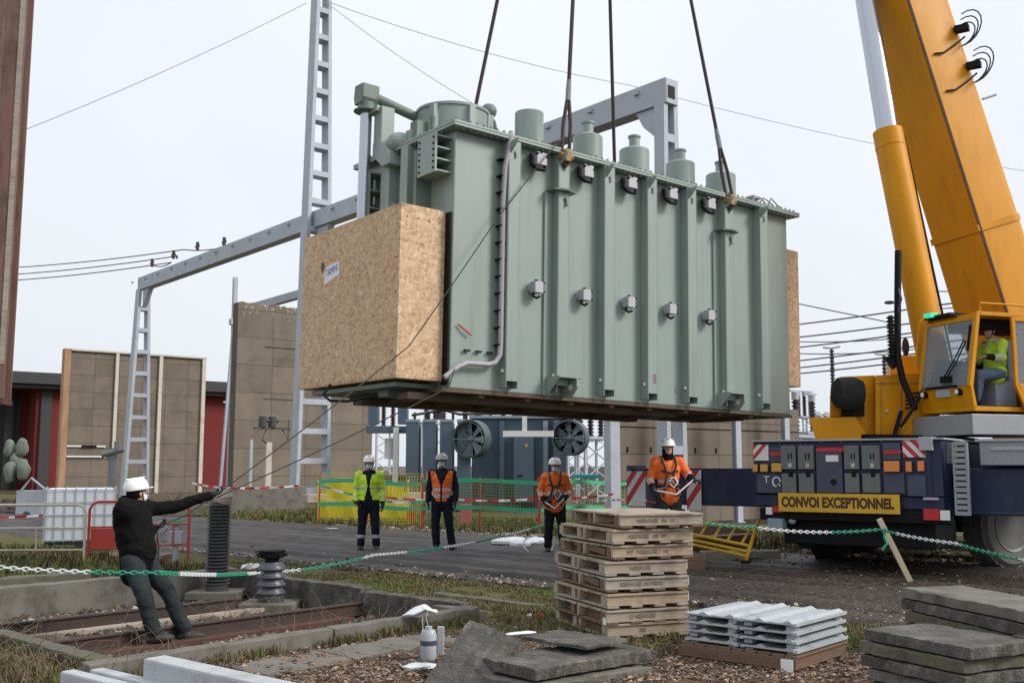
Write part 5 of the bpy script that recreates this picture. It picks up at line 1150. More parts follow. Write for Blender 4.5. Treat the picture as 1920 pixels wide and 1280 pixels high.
# open sliding door
b=MB(); y0,y1=-.10,-.05
b.bx(.76,.82,y0,y1,zb+.4,zt-.08); b.prism([(.76,zb+.4),(.82,zb+.4),(1.0,zb+.1),(1.0,zb),(.95,zb)],-y1,-y0,frame((0,0,0),(1,0,0),(0,0,1),(0,-1,0))); b.bx(1.0,1.9,y0,y1,zb,zb+.42); b.prism([(.82,zb+.42),(1.0,zb+.05),(1.0,zb+.42)],-y1,-y0,frame((0,0,0),(1,0,0),(0,0,1),(0,-1,0))); b.bx(.82,1.9,y0,y1,zt-.14,zt-.08); b.bx(1.84,1.9,y0,y1,zb+.42,zt-.14); b.prism([(1.0,zb+.42),(1.84,zb+.42),(1.84,zb+.95)],-y1,-y0,frame((0,0,0),(1,0,0),(0,0,1),(0,-1,0)))
dr_=cabp(b).build('cab_door','yellow_crane',cab,bevel=.006)
b=MB(); b.bx(.82,1.84,-.08,-.07,zb+.42,zt-.14); cabp(b).build('door_glass','glass',dr_)
b=MB(); b.tube([(1.12,-.12,zb+.2),(1.16,-.14,zb+.3),(1.2,-.12,zb+.38)],.025,6); cabp(b).build('door_handle','black',dr_)
b=MB(); b.bx(.75,1.15,.3,.8,zb+.07,zb+.5); b.bx(1.05,1.2,.32,.78,zb+.5,zb+1.15); b.mi=1; b.bx(.1,1.6,.1,1.05,zb+.071,zb+.09); b.bx(.3,1.6,1.04,1.09,2.9,3.3); cabp(b).build('seat',['seat_grey','black'],cab,bevel=.03)
b=MB(); b.bx(.12,.32,.2,1.0,2.55,3.1); b.tube([(.35,.35,3.1),(.38,.35,3.2)],.02,6); b.mi=0; b.bx(.5,1.6,.3,1.0,zt-.22,zt-.07); cabp(b).build('dashboard','black',cab,bevel=.02)
# ================================================================ pallets and stacks
def palmesh(t,L1,W1,mt,wr=None,cov=True,stencil=None,inset=0.,dk=None):
    # x: along stringers (length W1), y: along deck boards (length L1); origin at the front corner
    hb,hs=.02,.088
    b=MB(); n=6; bw=W1/n*.82
    k_=9; dw=L1/k_*.86
    for i in range(k_): y=i*(L1-dw)/(k_-1); j=random.uniform(-.01,.01)*(0<i<k_-1); b.bx(-.006+j,W1+.006+j,y-.004,y+dw,hb+hs+.001,hb*2+hs+random.uniform(0,.002))
    b.build('deck_boards',mt,t,bevel=.003)
    b=MB()
    for i in range(4): x=i*(W1-bw)/3; b.bx(x,x+bw,0,L1,0,hb-.001)
    b.build('bottom_boards',dk or mt,t,bevel=.003)
    for k,y in enumerate((.012,L1/2-.02,L1-.052)):
        b=MB(); b.bx(-.003-.02*(k==1),W1+.003,y,y+.04,hb,hb+hs); b.build('stringer',mt,t,bevel=.003)
    if random.random()<.7: b=MB(); b.bx(.06,.075,.05,L1*random.uniform(.5,.95),hb,hb+hs*random.uniform(.6,1)); b.build('inner_board','wood_dark',t)
    for y in (.0,.55*L1,L1-.1): b=MB(); b.bx(-.004,.02,y+.06,y+.14,hb,hb+hs); b.build('block',dk or mt,t)
Pc=G(1140,1208,0); Pc=Vector((.87,9.55,0)); 
pals=[]
info=[(0,.0,0,'wood','NE','bottom pallet of the tall stack, resting on the gravel',.02),
(.0,.0,1,'wood','12 NERAUSE','second pallet from the bottom of the tall stack, white tag at its corner',0),
(.0,.0,2,'wood_grey','','third pallet from the bottom of the tall stack',.0),
(.01,.0,3,'wood_grey','NERAUSE AR MERS','pale grey fourth pallet from the bottom of the tall stack with dark stencilled letters',.0),
(-.02,.01,4,'wood','NERAUSE','fourth pallet from the top of the tall stack, stencilled, its near end sticking out',-.0),
(.05,.01,5,'wood','MT  NERAUSE I  34','third pallet from the top of the tall stack with dark blurred stencil',.01),
(.04,.0,6,'wood_grey','NERAUSE  AR  W','second pallet from the top of the tall stack',.01),
(.12,-.03,7,'wood','NERAUSE  IN  12','topmost pallet of the tall stack, shifted to the right',-.03)]
for dx,dy,i,mt,st,lab,yw in info:
    yaw=math.radians(20)+yw; z=.012+i*.145+ (0.02 if i<1 else .0)
    dx+=random.uniform(-.022,.022); dy+=random.uniform(-.02,.02); yaw+=random.uniform(-.02,.02)
    M=Matrix.Translation(Pc+Vector((dx,dy,z)))@Matrix.Rotation(yaw,4,'Z')@Matrix.Rotation(random.uniform(-.006,.006),4,'X')
    t=thing('wooden_pallet',lab,'pallet',M,'stack of wooden pallets'); mt=('wood_p%d'%i); mat(mt,tuple(x*(.95+.08*((i*3)%4)/3) for x in (((.47,.385,.28),(.43,.38,.31),(.46,.355,.25))[i%3] if i!=3 else (.46,.44,.40))),.85,col2=(.29,.215,.145),scale=5,amt=.9,stretch=(1,9,9),bump=.3,stain=(.13,.09,.06),stain_amt=.6,stain_scale=2.5)
    palmesh(t,1.2,.84,mt,dk='wood_dark' if i%2 else 'wood_grey')
    if st: text('stencil',st,.052,frame((.36,.006,.066),(1,0,0),(0,0,1),(0,-1,0)),'ink',t,ext=.001)
    if i in (1,3,2,4,0):
        b=MB(); b.bx(.845,.85,.01,.05,.04,.10); 
        if i==1: b.bx(-.008,-.004,.02,.09,.0,.06)
        b.build('white_tag','paper',t)
    if i in (3,5): 
        b=MB(); b.bar((.02,.2,.06),(.02,.9,.11),.02,.06); b.build('loose_slat','wood_dark',t)
# pallet with grey tiles
Q0=G(1495,1262,0); QX=(G(1590,1230,0)-Q0); QX=QX.normalized(); QY=Vector((-QX.y,QX.x,0))
M=frame(Q0-QX*.0,QX,QY,Z); t=thing('wooden_pallet','low orange brown pallet under the light grey tiles','pallet',M)
palmesh(t,1.03,.95,'wood_dark',dk='wood_dark'); b=MB()
b.bx(-.02,.0,.0,1.03,.02,.11); b.build('side_board','wood_dark',t,bevel=.004)
b=MB(); b.bx(-.035,-.022,.02,.12,-.0,.10); b.build('white_tag','paper',t)
text('stencil','NERAUSE',.05,frame((-.0225,.78,.065),(0,-1,0),(0,0,1),(-1,0,0)),'ink',t,ext=.001)
def tile():
    # corrugated cover, x along QX (length .9), y width .5
    ys=[];n=40; W1=.50
    prof=[]
    for i in range(n+1):
        y=W1*i/n; u=(y/W1*2)%1.0
        z=.024*math.exp(-((u-.28)/.13)**2)+.006*u
        if y<.02 : z+=.012*(1-y/.02)
        prof.append((y,z+.02))
    poly=prof+[(W1,.0),(W1-.03,.0),(W1-.05,.008),(.05,.008),(.03,0),(0,0)]
    return poly
tn=['top','second','third','bottom']
for c in range(2):
    for k in range(4):
        z=.14+(3-k)*.068; 
        lab='%s light grey corrugated tile of the %s stack on the low pallet'%(tn[k],('nearer right','farther left')[c])
        t=thing('concrete_tile',lab,'tile',M@Matrix.Translation((.02+random.uniform(-.01,.01),.005+c*.515,z))@Matrix.Rotation(random.uniform(-.01,.01),4,'Z'),'light grey tiles on the low pallet')
        b=MB(); b.prism(tile(),0,.95,frame((0,0,0),(0,1,0),(0,0,1),(1,0,0))); b.build('tile_body','tile_grey',t,smooth=True,bevel=.004,ang=50)
        for q_ in ((.03,.12,.03,.10),(.03,.12,.40,.47),(.8,.9,.03,.10),(.8,.9,.4,.47)): b=MB(); b.bx(*q_,-.028,0.); b.build('foot','tile_grey',t)
def slab(label,M,L1,W1,th,mt='concrete_dark',group=None,rough=.012,seed=0):
    rs=random.Random(seed); nx_=max(3,int(L1/.035)); ny=max(3,int(W1/.035)); vs=[];fs=[]
    def j(i,jj,top):
        x=L1*i/nx_; y=W1*jj/ny; ed=(i in(0,nx_)) or (jj in (0,ny))
        nn_=lambda k_: MN.noise(Vector((x*7,y*7,seed*3.7+k_)))+.6*MN.noise(Vector((x*23,y*23,seed+k_)))
        dx=nn_(0)*rough*1.6 if i in (0,nx_) else 0; dy=nn_(3 if top else 4)*rough*1.6 if jj in (0,ny) else 0
        return (x+dx,y+dy,(th if top else 0)+(.004*nn_(9) if top else 0)-(max(0,nn_(7))*rough*1.3 if ed and top else 0))
    for top in (0,1):
        for jj in range(ny+1):
            for i in range(nx_+1): vs.append(j(i,jj,top))
    k=nx_+1; n0=k*(ny+1)
    for jj in range(ny):
        for i in range(nx_):
            a=jj*k+i; fs.append((a,a+k,a+k+1,a+1)); a+=n0; fs.append((a,a+1,a+k+1,a+k))
    for i in range(nx_): a=i; fs.append((a,a+1,n0+a+1,n0+a)); a=ny*k+i; fs.append((a+1,a,n0+a,n0+a+1))
    for jj in range(ny): a=jj*k; fs.append((a+k,a,n0+a,n0+a+k)); a=jj*k+nx_; fs.append((a,a+k,n0+a+k,n0+a))
    b=MB(); b.add(vs,fs); o=b.build('concrete_slab',mt,bevel=.006); o.matrix_world=M; tag(o,label,'slab',group); return o
# stack of dark slabs, front right
ordn=['topmost','second from the top','third from the top','fourth from the top','fifth from the top','lowest visible']
def stack(px,py,z,dx,L1,W1,th,n,labs,group,mts,seed=1,jit=.025):
    o=G(px,py,z); X=Vector(dx).normalized(); Y=Vector((-X.y,X.x,0))
    for k in range(n):
        r=random.Random(seed*10+k)
        M=frame(o-Vector((0,0,th+k*(th+.012)))+X*r.uniform(-jit,jit)*(k>0)*2+Y*r.uniform(-jit,jit),X,Y,Z)@Matrix.Rotation(r.uniform(-.03,.03)*(k>0),4,'Z')
        slab(labs(k),M,L1,W1,th,mts[k%len(mts)],group,seed=seed*7+k)
a=G(1622,1177,.46); c=G(1822,1214,.46)
stack(1622,1177,.46,c-a,(c-a).length,.62,.078,6,lambda k:ordn[k]+' slab of the dark slab stack at lower right','dark slabs stacked at lower right',['concrete_dark','concrete_moss','concrete_dark','concrete'],3)
a2=G(1692,1100,.52); c2=G(1925,1145,.52)
stack(1692,1100,.52,c2-a2,(c2-a2).length+.25,.62,.088,5,lambda k:ordn[k]+' slab of the farther stack at the right edge, behind the dark slabs','farther slab stack at the right edge',['concrete','concrete_dark','concrete_moss'],5)
a3=G(1880,1240,.25)
stack(1895,1190,.36,c-a,.7,.6,.09,4,lambda k:ordn[k]+' slab of the small stack cut off by the lower right corner','small slab stack in the lower right corner',['concrete_dark','concrete'],6)
# centre slabs under the pallets
a=G(1003,1250,.17); c=G(1228,1212,.17); X=(c-a).normalized(); Y=Vector((-X.y,X.x,0))
slab('broad grey slab lying on top, between the leaning slab and the pallet stack',frame(a-Vector((0,0,.10)),X,Y,Z),(c-a).length,.62,.085,'concrete_dark',rough=.02,seed=21,group='slabs before the pallet stack')
slab('dark slab underneath the broad grey slab at lower centre',frame(a-Vector((.02,.10,.21)),X,Y,Z)@Matrix.Rotation(-.03,4,'Z'),1.2,.7,.09,'concrete',rough=.02,seed=22,group='slabs before the pallet stack')
slab('broken slab end poking out behind the leaning slab',frame(G(940,1240,.10)-Vector((0,0,.09)),X,Y,Z)@Matrix.Rotation(.3,4,'Z'),.5,.35,.09,'concrete_moss',rough=.03,seed=23,group='slabs before the pallet stack')
slab('thin dark slab jutting out beneath the bottom pallet',frame(G(1120,1222,.2)-Vector((0,0,.0)),X,Y,Z)@Matrix.Rotation(.1,4,'Z')@Matrix.Translation((0,.1,0)),.5,.7,.03,'concrete_dark',rough=.015,seed=24,group='slabs before the pallet stack')
# leaning slab
tl=P(882,1160,8.32); trr=P(974,1197,8.12); bl=P(800,1294,7.86); 
X=(trr-tl).normalized(); Yd=(bl-tl); Yd=(Yd-X*Yd.dot(X)).normalized(); Nn=X.cross(Yd).normalized()
if Nn.z<0: Nn=-Nn
M=frame(tl-Nn*.06,X,Yd,Nn) if X.cross(Yd).dot(Nn)>0 else frame(tl+X*(trr-tl).length-Nn*.06,-X,Yd,Nn)
slab('rough dark slab leaning steeply against the slab pile at lower centre',M,(trr-tl).length,(bl-tl).length+.03,.06,'concrete_dark',rough=.01,seed=31)
# light concrete troughs bottom left
def trough(label,p,q,z,th,wid):
    p=G(*p,z);q=G(*q,z); X=(q-p).normalized(); Y=Vector((-X.y,X.x,0)); L1=(q-p).length
    t=thing('concrete_channel',label,'channel',frame(Vector((p.x,p.y,-.02)),X,Y,Z),'light concrete channels at lower left'); b=MB()
    b.bx(0,L1,0,th,.1,z+.02); b.bx(0,L1,0,wid,0,.098)
    if wid>th+.1: b.bx(0,L1,wid-th,wid,.1,z)
    b.build('channel_body','concrete_light',t,bevel=.015); return t
trough('long light grey concrete channel at the bottom edge, the taller of the two',(268,1233),(530,1290),.40,.16,.2)
trough('light grey concrete channel in the lower left, cut off by the bottom edge',(112,1257),(330,1310),.30,.10,.3)
# white bag, bottle, litter
b=MB(); p=G(795,1140,.22); b.sph(p+Vector((0,0,.0)),(.14,.09,.03),22,14); b.v=[v+Vector((-.9*max(0,p.x-v.x-.02),0,0))+Vector((0,0,-.35*max(0,p.x-v.x)-.3*abs(v.x-p.x)))+Vector((0,0,1))*.03*MN.noise(v*14) for v in b.v]; b.tube([p,p-Vector((.01,.05,.12)),p-Vector((-.01,.1,.26))],.003,5)
tag(b.build('plastic_bag','clear_plastic' if False else 'plastic_bag',smooth=True),'white plastic bag caught on a twig above the pit kerb','bag')
b=MB(); p=G(803,1236,0); b.lathe([(.062,0),(.068,.02),(.068,.2),(.06,.23),(.055,.24)],p,18); b.mi=1; b.lathe([(.069,.12),(.069,.16)],p,18); b.mi=0; b.lathe([(.03,.24),(.03,.27)],p,12); b.tube([p+Vector((0,0,.26)),p+Vector((-.02,0,.34)),p+Vector((-.01,.02,.40))],.004,5)
tag(b.build('plastic_bottle',['clear_plastic','slate_crane'],smooth=True),'clear white plastic bottle standing beside the leaning slab','bottle')
b=MB(); p=G(826,1228,0); b.bx(p.x-.03,p.x+.03,p.y-.01,p.y+.02,0,.24); tag(b.build('plastic_strip','clear_plastic',bevel=.008),'bluish plastic strip just right of the bottle','litter')
for px,py,lab,m_,s in ((785,1252,'torn white sheet lying on the leaves left of the leaning slab','plastic_bag',(.15,.08,.025)),(1010,1158,'red and white crushed carton in front of the pallet stack','red_paint',(.06,.04,.035)),(993,1158,'small white cup beside the crushed carton','paper',(.035,.03,.03)),(976,1188,'white paper lying on the broad grey slab','plastic_bag',(.16,.05,.012)),(30,1035,'pale scrap at the far left below the tape','paper',(.1,.05,.02)),(470,1066,'white plastic scrap at the foot of the short insulator','plastic_bag',(.16,.08,.05)),(620,992,'white scrap at the foot of the yellow netting','paper',(.3,.1,.02)),(1340,905,'tiny white scrap','paper',(.0,.0,.0))):
    if s[0]==0: continue
    zz=.2 if px==976 else (.02 if px==470 else 0)
    b=MB(); b.sph(G(px,py,zz)+Vector((0,0,s[2]*.6)),s,8,5,Matrix.Rotation(.5,3,'Z')); 
    for v in b.v: v+=Vector((random.uniform(-1,1),random.uniform(-1,1),random.uniform(-.6,.6)))*s[2]*.5
    tag(b.build('litter',m_),lab,'litter')
# insulators in the pit
def bigins(label,p,h,r,n,mt,cap):
    t=thing('porcelain_insulator',label,'insulator',Matrix.Translation(p)); b=MB(); pr=[(r*.75,0),(r*.75,.04)]
    z0=.05; z1=h-(.0 if not cap else .16)
    for k in range(n):
        z=z0+(z1-z0)*k/n; dz=(z1-z0)/n; pr+=[(r*.72,z),(r*.99,z+dz*.12),(r,z+dz*.3),(r*.78,z+dz*.72)]
    pr.append((r*.7,z1)); b.lathe(pr,(0,0,0),32); b.build('sheds',mt,t,smooth=True,ang=60)
    if cap:
        b=MB(); b.lathe([(r*.5,z1),(r*.5,z1+.04),(r*.85,z1+.06),(r*.95,z1+.15),(r*.8,z1+.16)],(0,0,0),28); 
        for k in range(8): a=k*PI/4; b.cyl((r*.92*math.cos(a),r*.92*math.sin(a),z1+.09),(r*1.08*math.cos(a),r*1.08*math.sin(a),z1+.09),.02,n=6)
        b.build('cap','black',t,smooth=True)
    b=MB(); b.lathe([(r*.9,-.04),(r*.9,.045)],(0,0,0),24); b.build('base_flange','insul_dark',t)
    return t
p=T(8.0,12.6,-.07); bigins('tall dark many ribbed insulator standing in the pit behind the outstretched arm',p,1.16,.17,24,'insul_dark',False)
p=G(508,1121,-.1); bigins('short grey insulator with wide sheds and a black cap, by the farther rail',p,.62,.185,4,'insul_grey',True)
for q,lab in ((T(8.0,12.6,-.14),'concrete pad under the tall insulator'),(G(508,1121,-.1)-Vector((0,0,.08)),'concrete pad under the short insulator')):
    b=MB(); b.bx(q.x-.35,q.x+.35,q.y-.3,q.y+.3,q.z-.06,q.z+.04); tag(b.build('concrete_pad','concrete',bevel=.01),lab,'pad')
b=MB(); p=T(8.0,12.6,1.10); b.tube([p,p+Vector((.02,0,.05)),p+Vector((-.02,0,.12))],.15,14,rs=[.15,.16,.13]); tag(b.build('insulator_cap','wood_grey',smooth=True),'rusty grey cap resting on the tall insulator','cap')
# IBC tank
Mi=Matrix.Translation(P(155,872,20.2)-Vector((0,0,1.6)))@Matrix.Rotation(math.radians(22),4,'Z'); t=thing('liquid_container','white caged plastic liquid container behind the red barrier','container',Mi)
b=MB(); b.bx(-.6,.6,-.5,.5,.16,1.16); b.build('tank','ibc_white',t,bevel=.05)
b=MB()
for k in range(8): x=-.62+k*1.24/7; b.tube([(x,-.52,.16),(x,-.52,1.18)],.011,6); b.tube([(x,.52,.16),(x,.52,1.18)],.011,6)
for k in range(5): z=.2+k*.235; b.tube([(-.63,-.53,z),(.63,-.53,z),(.63,.53,z),(-.63,.53,z)],.011,6,closed=True)
for k in range(5): y=-.4+k*.2; b.tube([(-.63,y,.16),(-.63,y,1.18)],.011,6); b.tube([(.63,y,.16),(.63,y,1.18)],.011,6)
b.build('cage','galv',t)
b=MB(); b.bx(-.6,.6,-.5,.5,.11,.155); b.bx(-.6,-.45,-.5,.5,0,.11); b.bx(.45,.6,-.5,.5,0,.11); b.bx(-.08,.08,-.5,.5,0,.11); b.build('pallet_base','pallet_black',t)
# barriers
def barrier(label,A,B,h,m1,m2,panel,grp='tubular barriers by the pit'):
    A=Vector(A);B=Vector(B);d=B-A;ln=d.length;d.normalize(); t=thing('tubular_barrier',label,'barrier',frame(A,d,Vector((-d.y,d.x,0)),Z),grp)
    b=MB(); b.tube([(0,0,0),(0,0,h-.12),(.04,0,h-.04),(.12,0,h),(ln-.12,0,h),(ln-.04,0,h-.04),(ln,0,h-.12),(ln,0,0)],.022,8); b.build('frame',m1,t,smooth=True)
    b=MB(); b.tube([(0,0,.28),(ln,0,.28)],.016,6); b.tube([(0,0,.62),(ln,0,.62)],.016,6); 
    if not panel:
        for k in range(1,3): b.tube([(ln*k/3,0,.28),(ln*k/3,0,.62)],.012,6)
    b.build('rails',m2,t)
    if panel: b=MB(); b.bx(.03,ln-.03,-.012,.012,.285,.60); b.build('panel','red_paint',t)
    return t
barrier('red tubular barrier with a bright red panel in front of the white container',G(163,1062),G(262,1060),1.02,'red_paint','red_paint',True)
barrier('pale tubular barrier with see through rails at the far left',G(-120,1066),G(156,1064),.98,'cream_paint','cream_paint',False)
barrier('red and white tubular barrier half hidden by the man in black',G(262,1055),G(352,1052),.95,'red_paint','red_paint',False)
# barrier tape strips
def tape(label,pts,w_=.07,sg=.04,grp='red and white barrier tapes',m=('tape_white','red_refl'),seg=.25):
    b=MB(); w_*=.7; P_=[]
    for i in range(len(pts)-1): P_+=sag(pts[i],pts[i+1],sg,14)[:-1]
    P_.append(Vector(pts[-1])); acc=0
    for i in range(len(P_)-1):
        p,q=P_[i],P_[i+1]; b.mi=int(acc/seg)%2; acc+=(q-p).length; u=Vector((0,.25*math.sin(i*1.3),1)).normalized()*w_/2
        b.add([p-u,q-u,q+u,p+u,p-u+Vector((0,.003,0)),q-u+Vector((0,.003,0)),q+u+Vector((0,.003,0)),p+u+Vector((0,.003,0))],[(0,1,2,3),(7,6,5,4)])
    tag(b.build('barrier_tape',list(m)),label,'tape',grp)
tape('red and white tape running across the weeds at far left',[P(-60,970,24),P(95,964,23.5)],sg=.03)
tape('red and white tape along the netting behind the workers',[P(700,930,25),P(860,936,24.5),P(1010,934,24.5),P(1150,926,25)])
tape('red and white tape lying over the low wall',[P(360,905,34),P(432,914,33),P(560,910,33)],.09)
tape('green and white tape drooping at the yellow netting',[P(590,905,27),P(700,935,26),P(800,942,25.5)],.08,m=('net_green','tape_white'),seg=.5)
tape('red and white tape in front of the blue outrigger jack',[P(1130,938,21),P(1200,935,18),P(1260,950,17)],.05,sg=.0)
# plastic chain
def chain(label,pts,sg,seg=1.15,first=0,grp='green and white plastic chains'):
    P_=[]
    for i in range(len(pts)-1):
        n=max(4,int((Vector(pts[i+1])-Vector(pts[i])).length/.052)); P_+=sag(pts[i],pts[i+1],sg[i],n)[:-1]
    P_.append(Vector(pts[-1])); b=MB(); acc=first
    for i in range(len(P_)-1):
        p,q=P_[i],P_[i+1]; d=(q-p).normalized(); u=Vector((0,0,1)) if i%2 else Vector((.0,1,0)); u=(u-d*u.dot(d)).normalized(); c=(p+q)/2; a=(q-p).length*.72
        b.mi=int(acc/seg)%2; acc+=(q-p).length
        b.tube([c+d*(a*math.cos(k*PI/4))+u*(.017*math.sin(k*PI/4)) for k in range(8)],.0072,5,closed=True)
    tag(b.build('plastic_chain',['chain_white','chain_green'],smooth=True),label,'chain',grp)
g1=G(508,1121,-.1)+Vector((0,-.2,.5))
chain('green and white plastic chain in front of the man in black',[P(-40,1060,9.6),P(300,1073,10.1),g1+Vector((-.15,0,-.16)),P(700,1040,15.),P(1035,978,21)],[.02,.02,.05,.1],first=.2)
chain('green and white plastic chain in front of the crane',[P(1295,974,12.5),P(1410,988,13),P(1650,992,13.9),P(1790,1018,12.6),P(1960,1056,11)],[.02,.05,.02,.02],first=1.2)
b=MB(); p=P(1660,990,13.9); b.tube([p,p+Vector((-.03,-.03,-.12)),p+Vector((.0,-.03,-.2)),p+Vector((-.07,-.03,-.28))],.02,6); tag(b.build('chain_end','chain_green'),'loose green end of chain hanging at the wooden stake','chain')
p=G(1710,1096,0); q=P(1648,972,14.1); b=MB(); b.bar(p,q,.075,.03,up=(0,-1,0)); tag(b.build('wooden_stake','wood_raw',bevel=.003),'pale wooden stake leaning to the left in front of the crane','stake')
# ladder + timbers
t=thing('yellow_trestle','yellow metal ladder like trestle lying on timbers by the crane','trestle',Matrix.Identity(4)); 
b=MB(); a=P(1285,998,16.6); c=P(1402,1022,15.6)
for o in (0,.09,.16): b.tube([a-Vector((0,0,o)),c-Vector((0,0,o))],.025,6)
a2=P(1300,972,17.6); c2=P(1418,996,16.6); b.tube([a2,c2],.025,6)
for k in range(5): f=k/4.6+.03; b.tube([a.lerp(c,f),a2.lerp(c2,f)],.022,6)
b.tube([P(1422,975,16.6),P(1398,1050,15.7)],.03,6); b.build('frame','ladder_yellow',t)
b=MB(); b.cyl(P(1398,1050,15.7)-Vector((0,0,.04)),P(1398,1050,15.7),.08,n=10); b.build('foot','black',t)
for px0,py0,px1,py1,zz,hh,lab in ((1322,1052,1465,1050,.0,.16,'light brown timber baulk on the road under the trestle foot'),(1285,1040,1420,1030,.0,.3,'dark timber pile behind the pallet stack'),(1290,1022,1400,1028,.0,.42,'farthest timber under the yellow trestle')):
    p=G(px0,py0,0);q=G(px1,py1,0); X=(q-p).normalized(); b=MB(); M=frame(p,X,Vector((-X.y,X.x,0)),Z); b.bx(0,(q-p).length,0,.3,zz,hh,M); tag(b.build('timber_baulk','wood_dark' if hh>.2 else 'wood_grey',bevel=.015),lab,'timber','timbers under the trestle')
b=MB(); p=P(1250,872,16.3); b.bx(p.x-.5,p.x+.5,p.y-.4,p.y+.4,.02,.235); tag(b.build('timber_mat','wood_dark',bevel=.01),'timber mat hidden behind the pallets on which the harnessed worker stands','timber')
# left yard clutter
b=MB()
for k,(px,py,Y,s) in enumerate(((18,840,46,.9),(42,838,46,.95),(18,885,45,1.),(44,880,45,1.),(30,862,46,.8))):
    p=P(px,py,Y); bb=MB(); bb.sph(p,(.27*s,.25,.46*s),14,10); bb.v=[v+Vector((1,.5,.6))*.09*MN.noise(v*3) for v in bb.v]
    tag(bb.build('sack','green_plastic',smooth=True),'%s pale green sack stacked against the brick building'%('upper left','upper right','lower left','lower right','middle')[k],'sack','pale green sacks at far left')
b=MB(); p=P(57,925,33); p.z=0; b.bx(p.x-.45,p.x+.4,p.y,p.y+.6,0,.8); b.tube([(p.x-.3,p.y,.8),(p.x,p.y,1.2),(p.x+.9,p.y,.5)],.04,6); tag(b.build('grey_tub','galv',bevel=.05),'small pale grey tub with a raised handle at the far left','tub')
b=MB()
for k in range(40):
    p=P(random.uniform(0,110),940,random.uniform(33,44)); b.sph((p.x,p.y,.05),(random.uniform(.1,.4),.2,random.uniform(.08,.3)),6,5,Matrix.Rotation(k,3,'Z'))
o=b.build('rubble','stone_d'); o['kind']='stuff'; o['label']='rubble'
tb=MB()
for k in range(60):
    p=P(random.uniform(300,425),925,random.uniform(36,40)); p.z=0; tb.tube([p,p+Vector((random.uniform(-.8,.8),random.uniform(-.3,.3),random.uniform(.2,.8)))],.018,4)
o=tb.build('dry_brushwood','twig'); o['kind']='stuff'; o['label']='dry brushwood'
b=MB(); p=P(170,1030,17.6); p=G(170,1048,0); b.bx(p.x-1.6,p.x+1.3,p.y-.25,p.y+.5,0,.08); tag(b.build('rusty_plate','rust_light',bevel=.01),'long low rust red plate on the ground before the white container','plate')
t=thing('water_tap','blue handled valve on a small stand behind the man in black','valve',Matrix.Translation(G(328,1052))); b=MB(); b.cyl((0,0,0),(0,0,.6),.05,n=10); b.bx(-.12,.12,-.08,.08,.3,.5); b.cyl((-.3,0,.55),(-.3,.1,.55),.12,n=14); b.bx(-.34,-.26,-.02,.06,0,.5); b.build('stand','galv',t); b=MB(); b.cyl((0,0,.6),(0,0,.68),.08,n=10); b.build('handle','net_green',t)
b=MB(); b.tube([P(212,850,47),P(212,905,47)-Vector((0,0,1.2))],.2,10); q_=P(212,848,46.8); b.bx(q_.x-.3,q_.x+.1,q_.y,q_.y+.3,q_.z-.3,q_.z+.2); b.cyl(q_+Vector((-.5,0,-.1)),q_+Vector((.5,0,.15)),.13,n=10); b.cyl(q_+Vector((.2,0,.1)),q_+Vector((.2,0,.5)),.16,n=10); tag(b.build('vent_pipe','valve_grey',smooth=True),'pale pipe with a bulky valve head before the panel wall','pipe')
# ================================================================ people
def hand(b,wr,dr,pn,side,curl=.5,r=.0085,ex=0.):
    # wr wrist, dr finger direction, pn palm normal; five fingers
    dr=Vector(dr).normalized(); pn=Vector(pn); pn=(pn-dr*pn.dot(dr)).normalized(); ac=dr.cross(pn).normalized()*side
    M=Matrix(((dr.x,ac.x,pn.x),(dr.y,ac.y,pn.y),(dr.z,ac.z,pn.z)))
    b.sph(wr+dr*.045,(.052+ex,.041+ex,.016+ex),12,8,M)
    for k,(o,l) in enumerate(((-.029,.074),(-.010,.082),(.010,.077),(.028,.062))):
        p=wr+dr*.085+ac*o; d=dr.copy(); pts=[p-dr*.02,p]; a=curl*.5
        for j,f in enumerate((.45,.3,.25)):
            ang=a*(j+1)*.9; dd=dr*math.cos(ang)+pn*math.sin(ang); pts.append(pts[-1]+dd*l*f)
        b.tube(pts,r+ex,8,rs=[r*1.1+ex,r*1.08+ex,r+ex,r*.92+ex,r*.8+ex])
    p=wr+dr*.02-ac*.03; q=p+(dr*.6-ac*.6+pn*.35)*.035; b.tube([p+ac*.01,q,q+(dr*.8+pn*.4-ac*.1)*.035,q+(dr*.8+pn*.6)*.055],r*1.15+ex,8)
def limb(b,pts,rs,n=14):
    for i in range(len(pts)-1): b.cyl(pts[i],pts[i+1],rs[i],rs[i+1],n=n)
    for p,r in zip(pts,rs): b.sph(p,r,12,8)
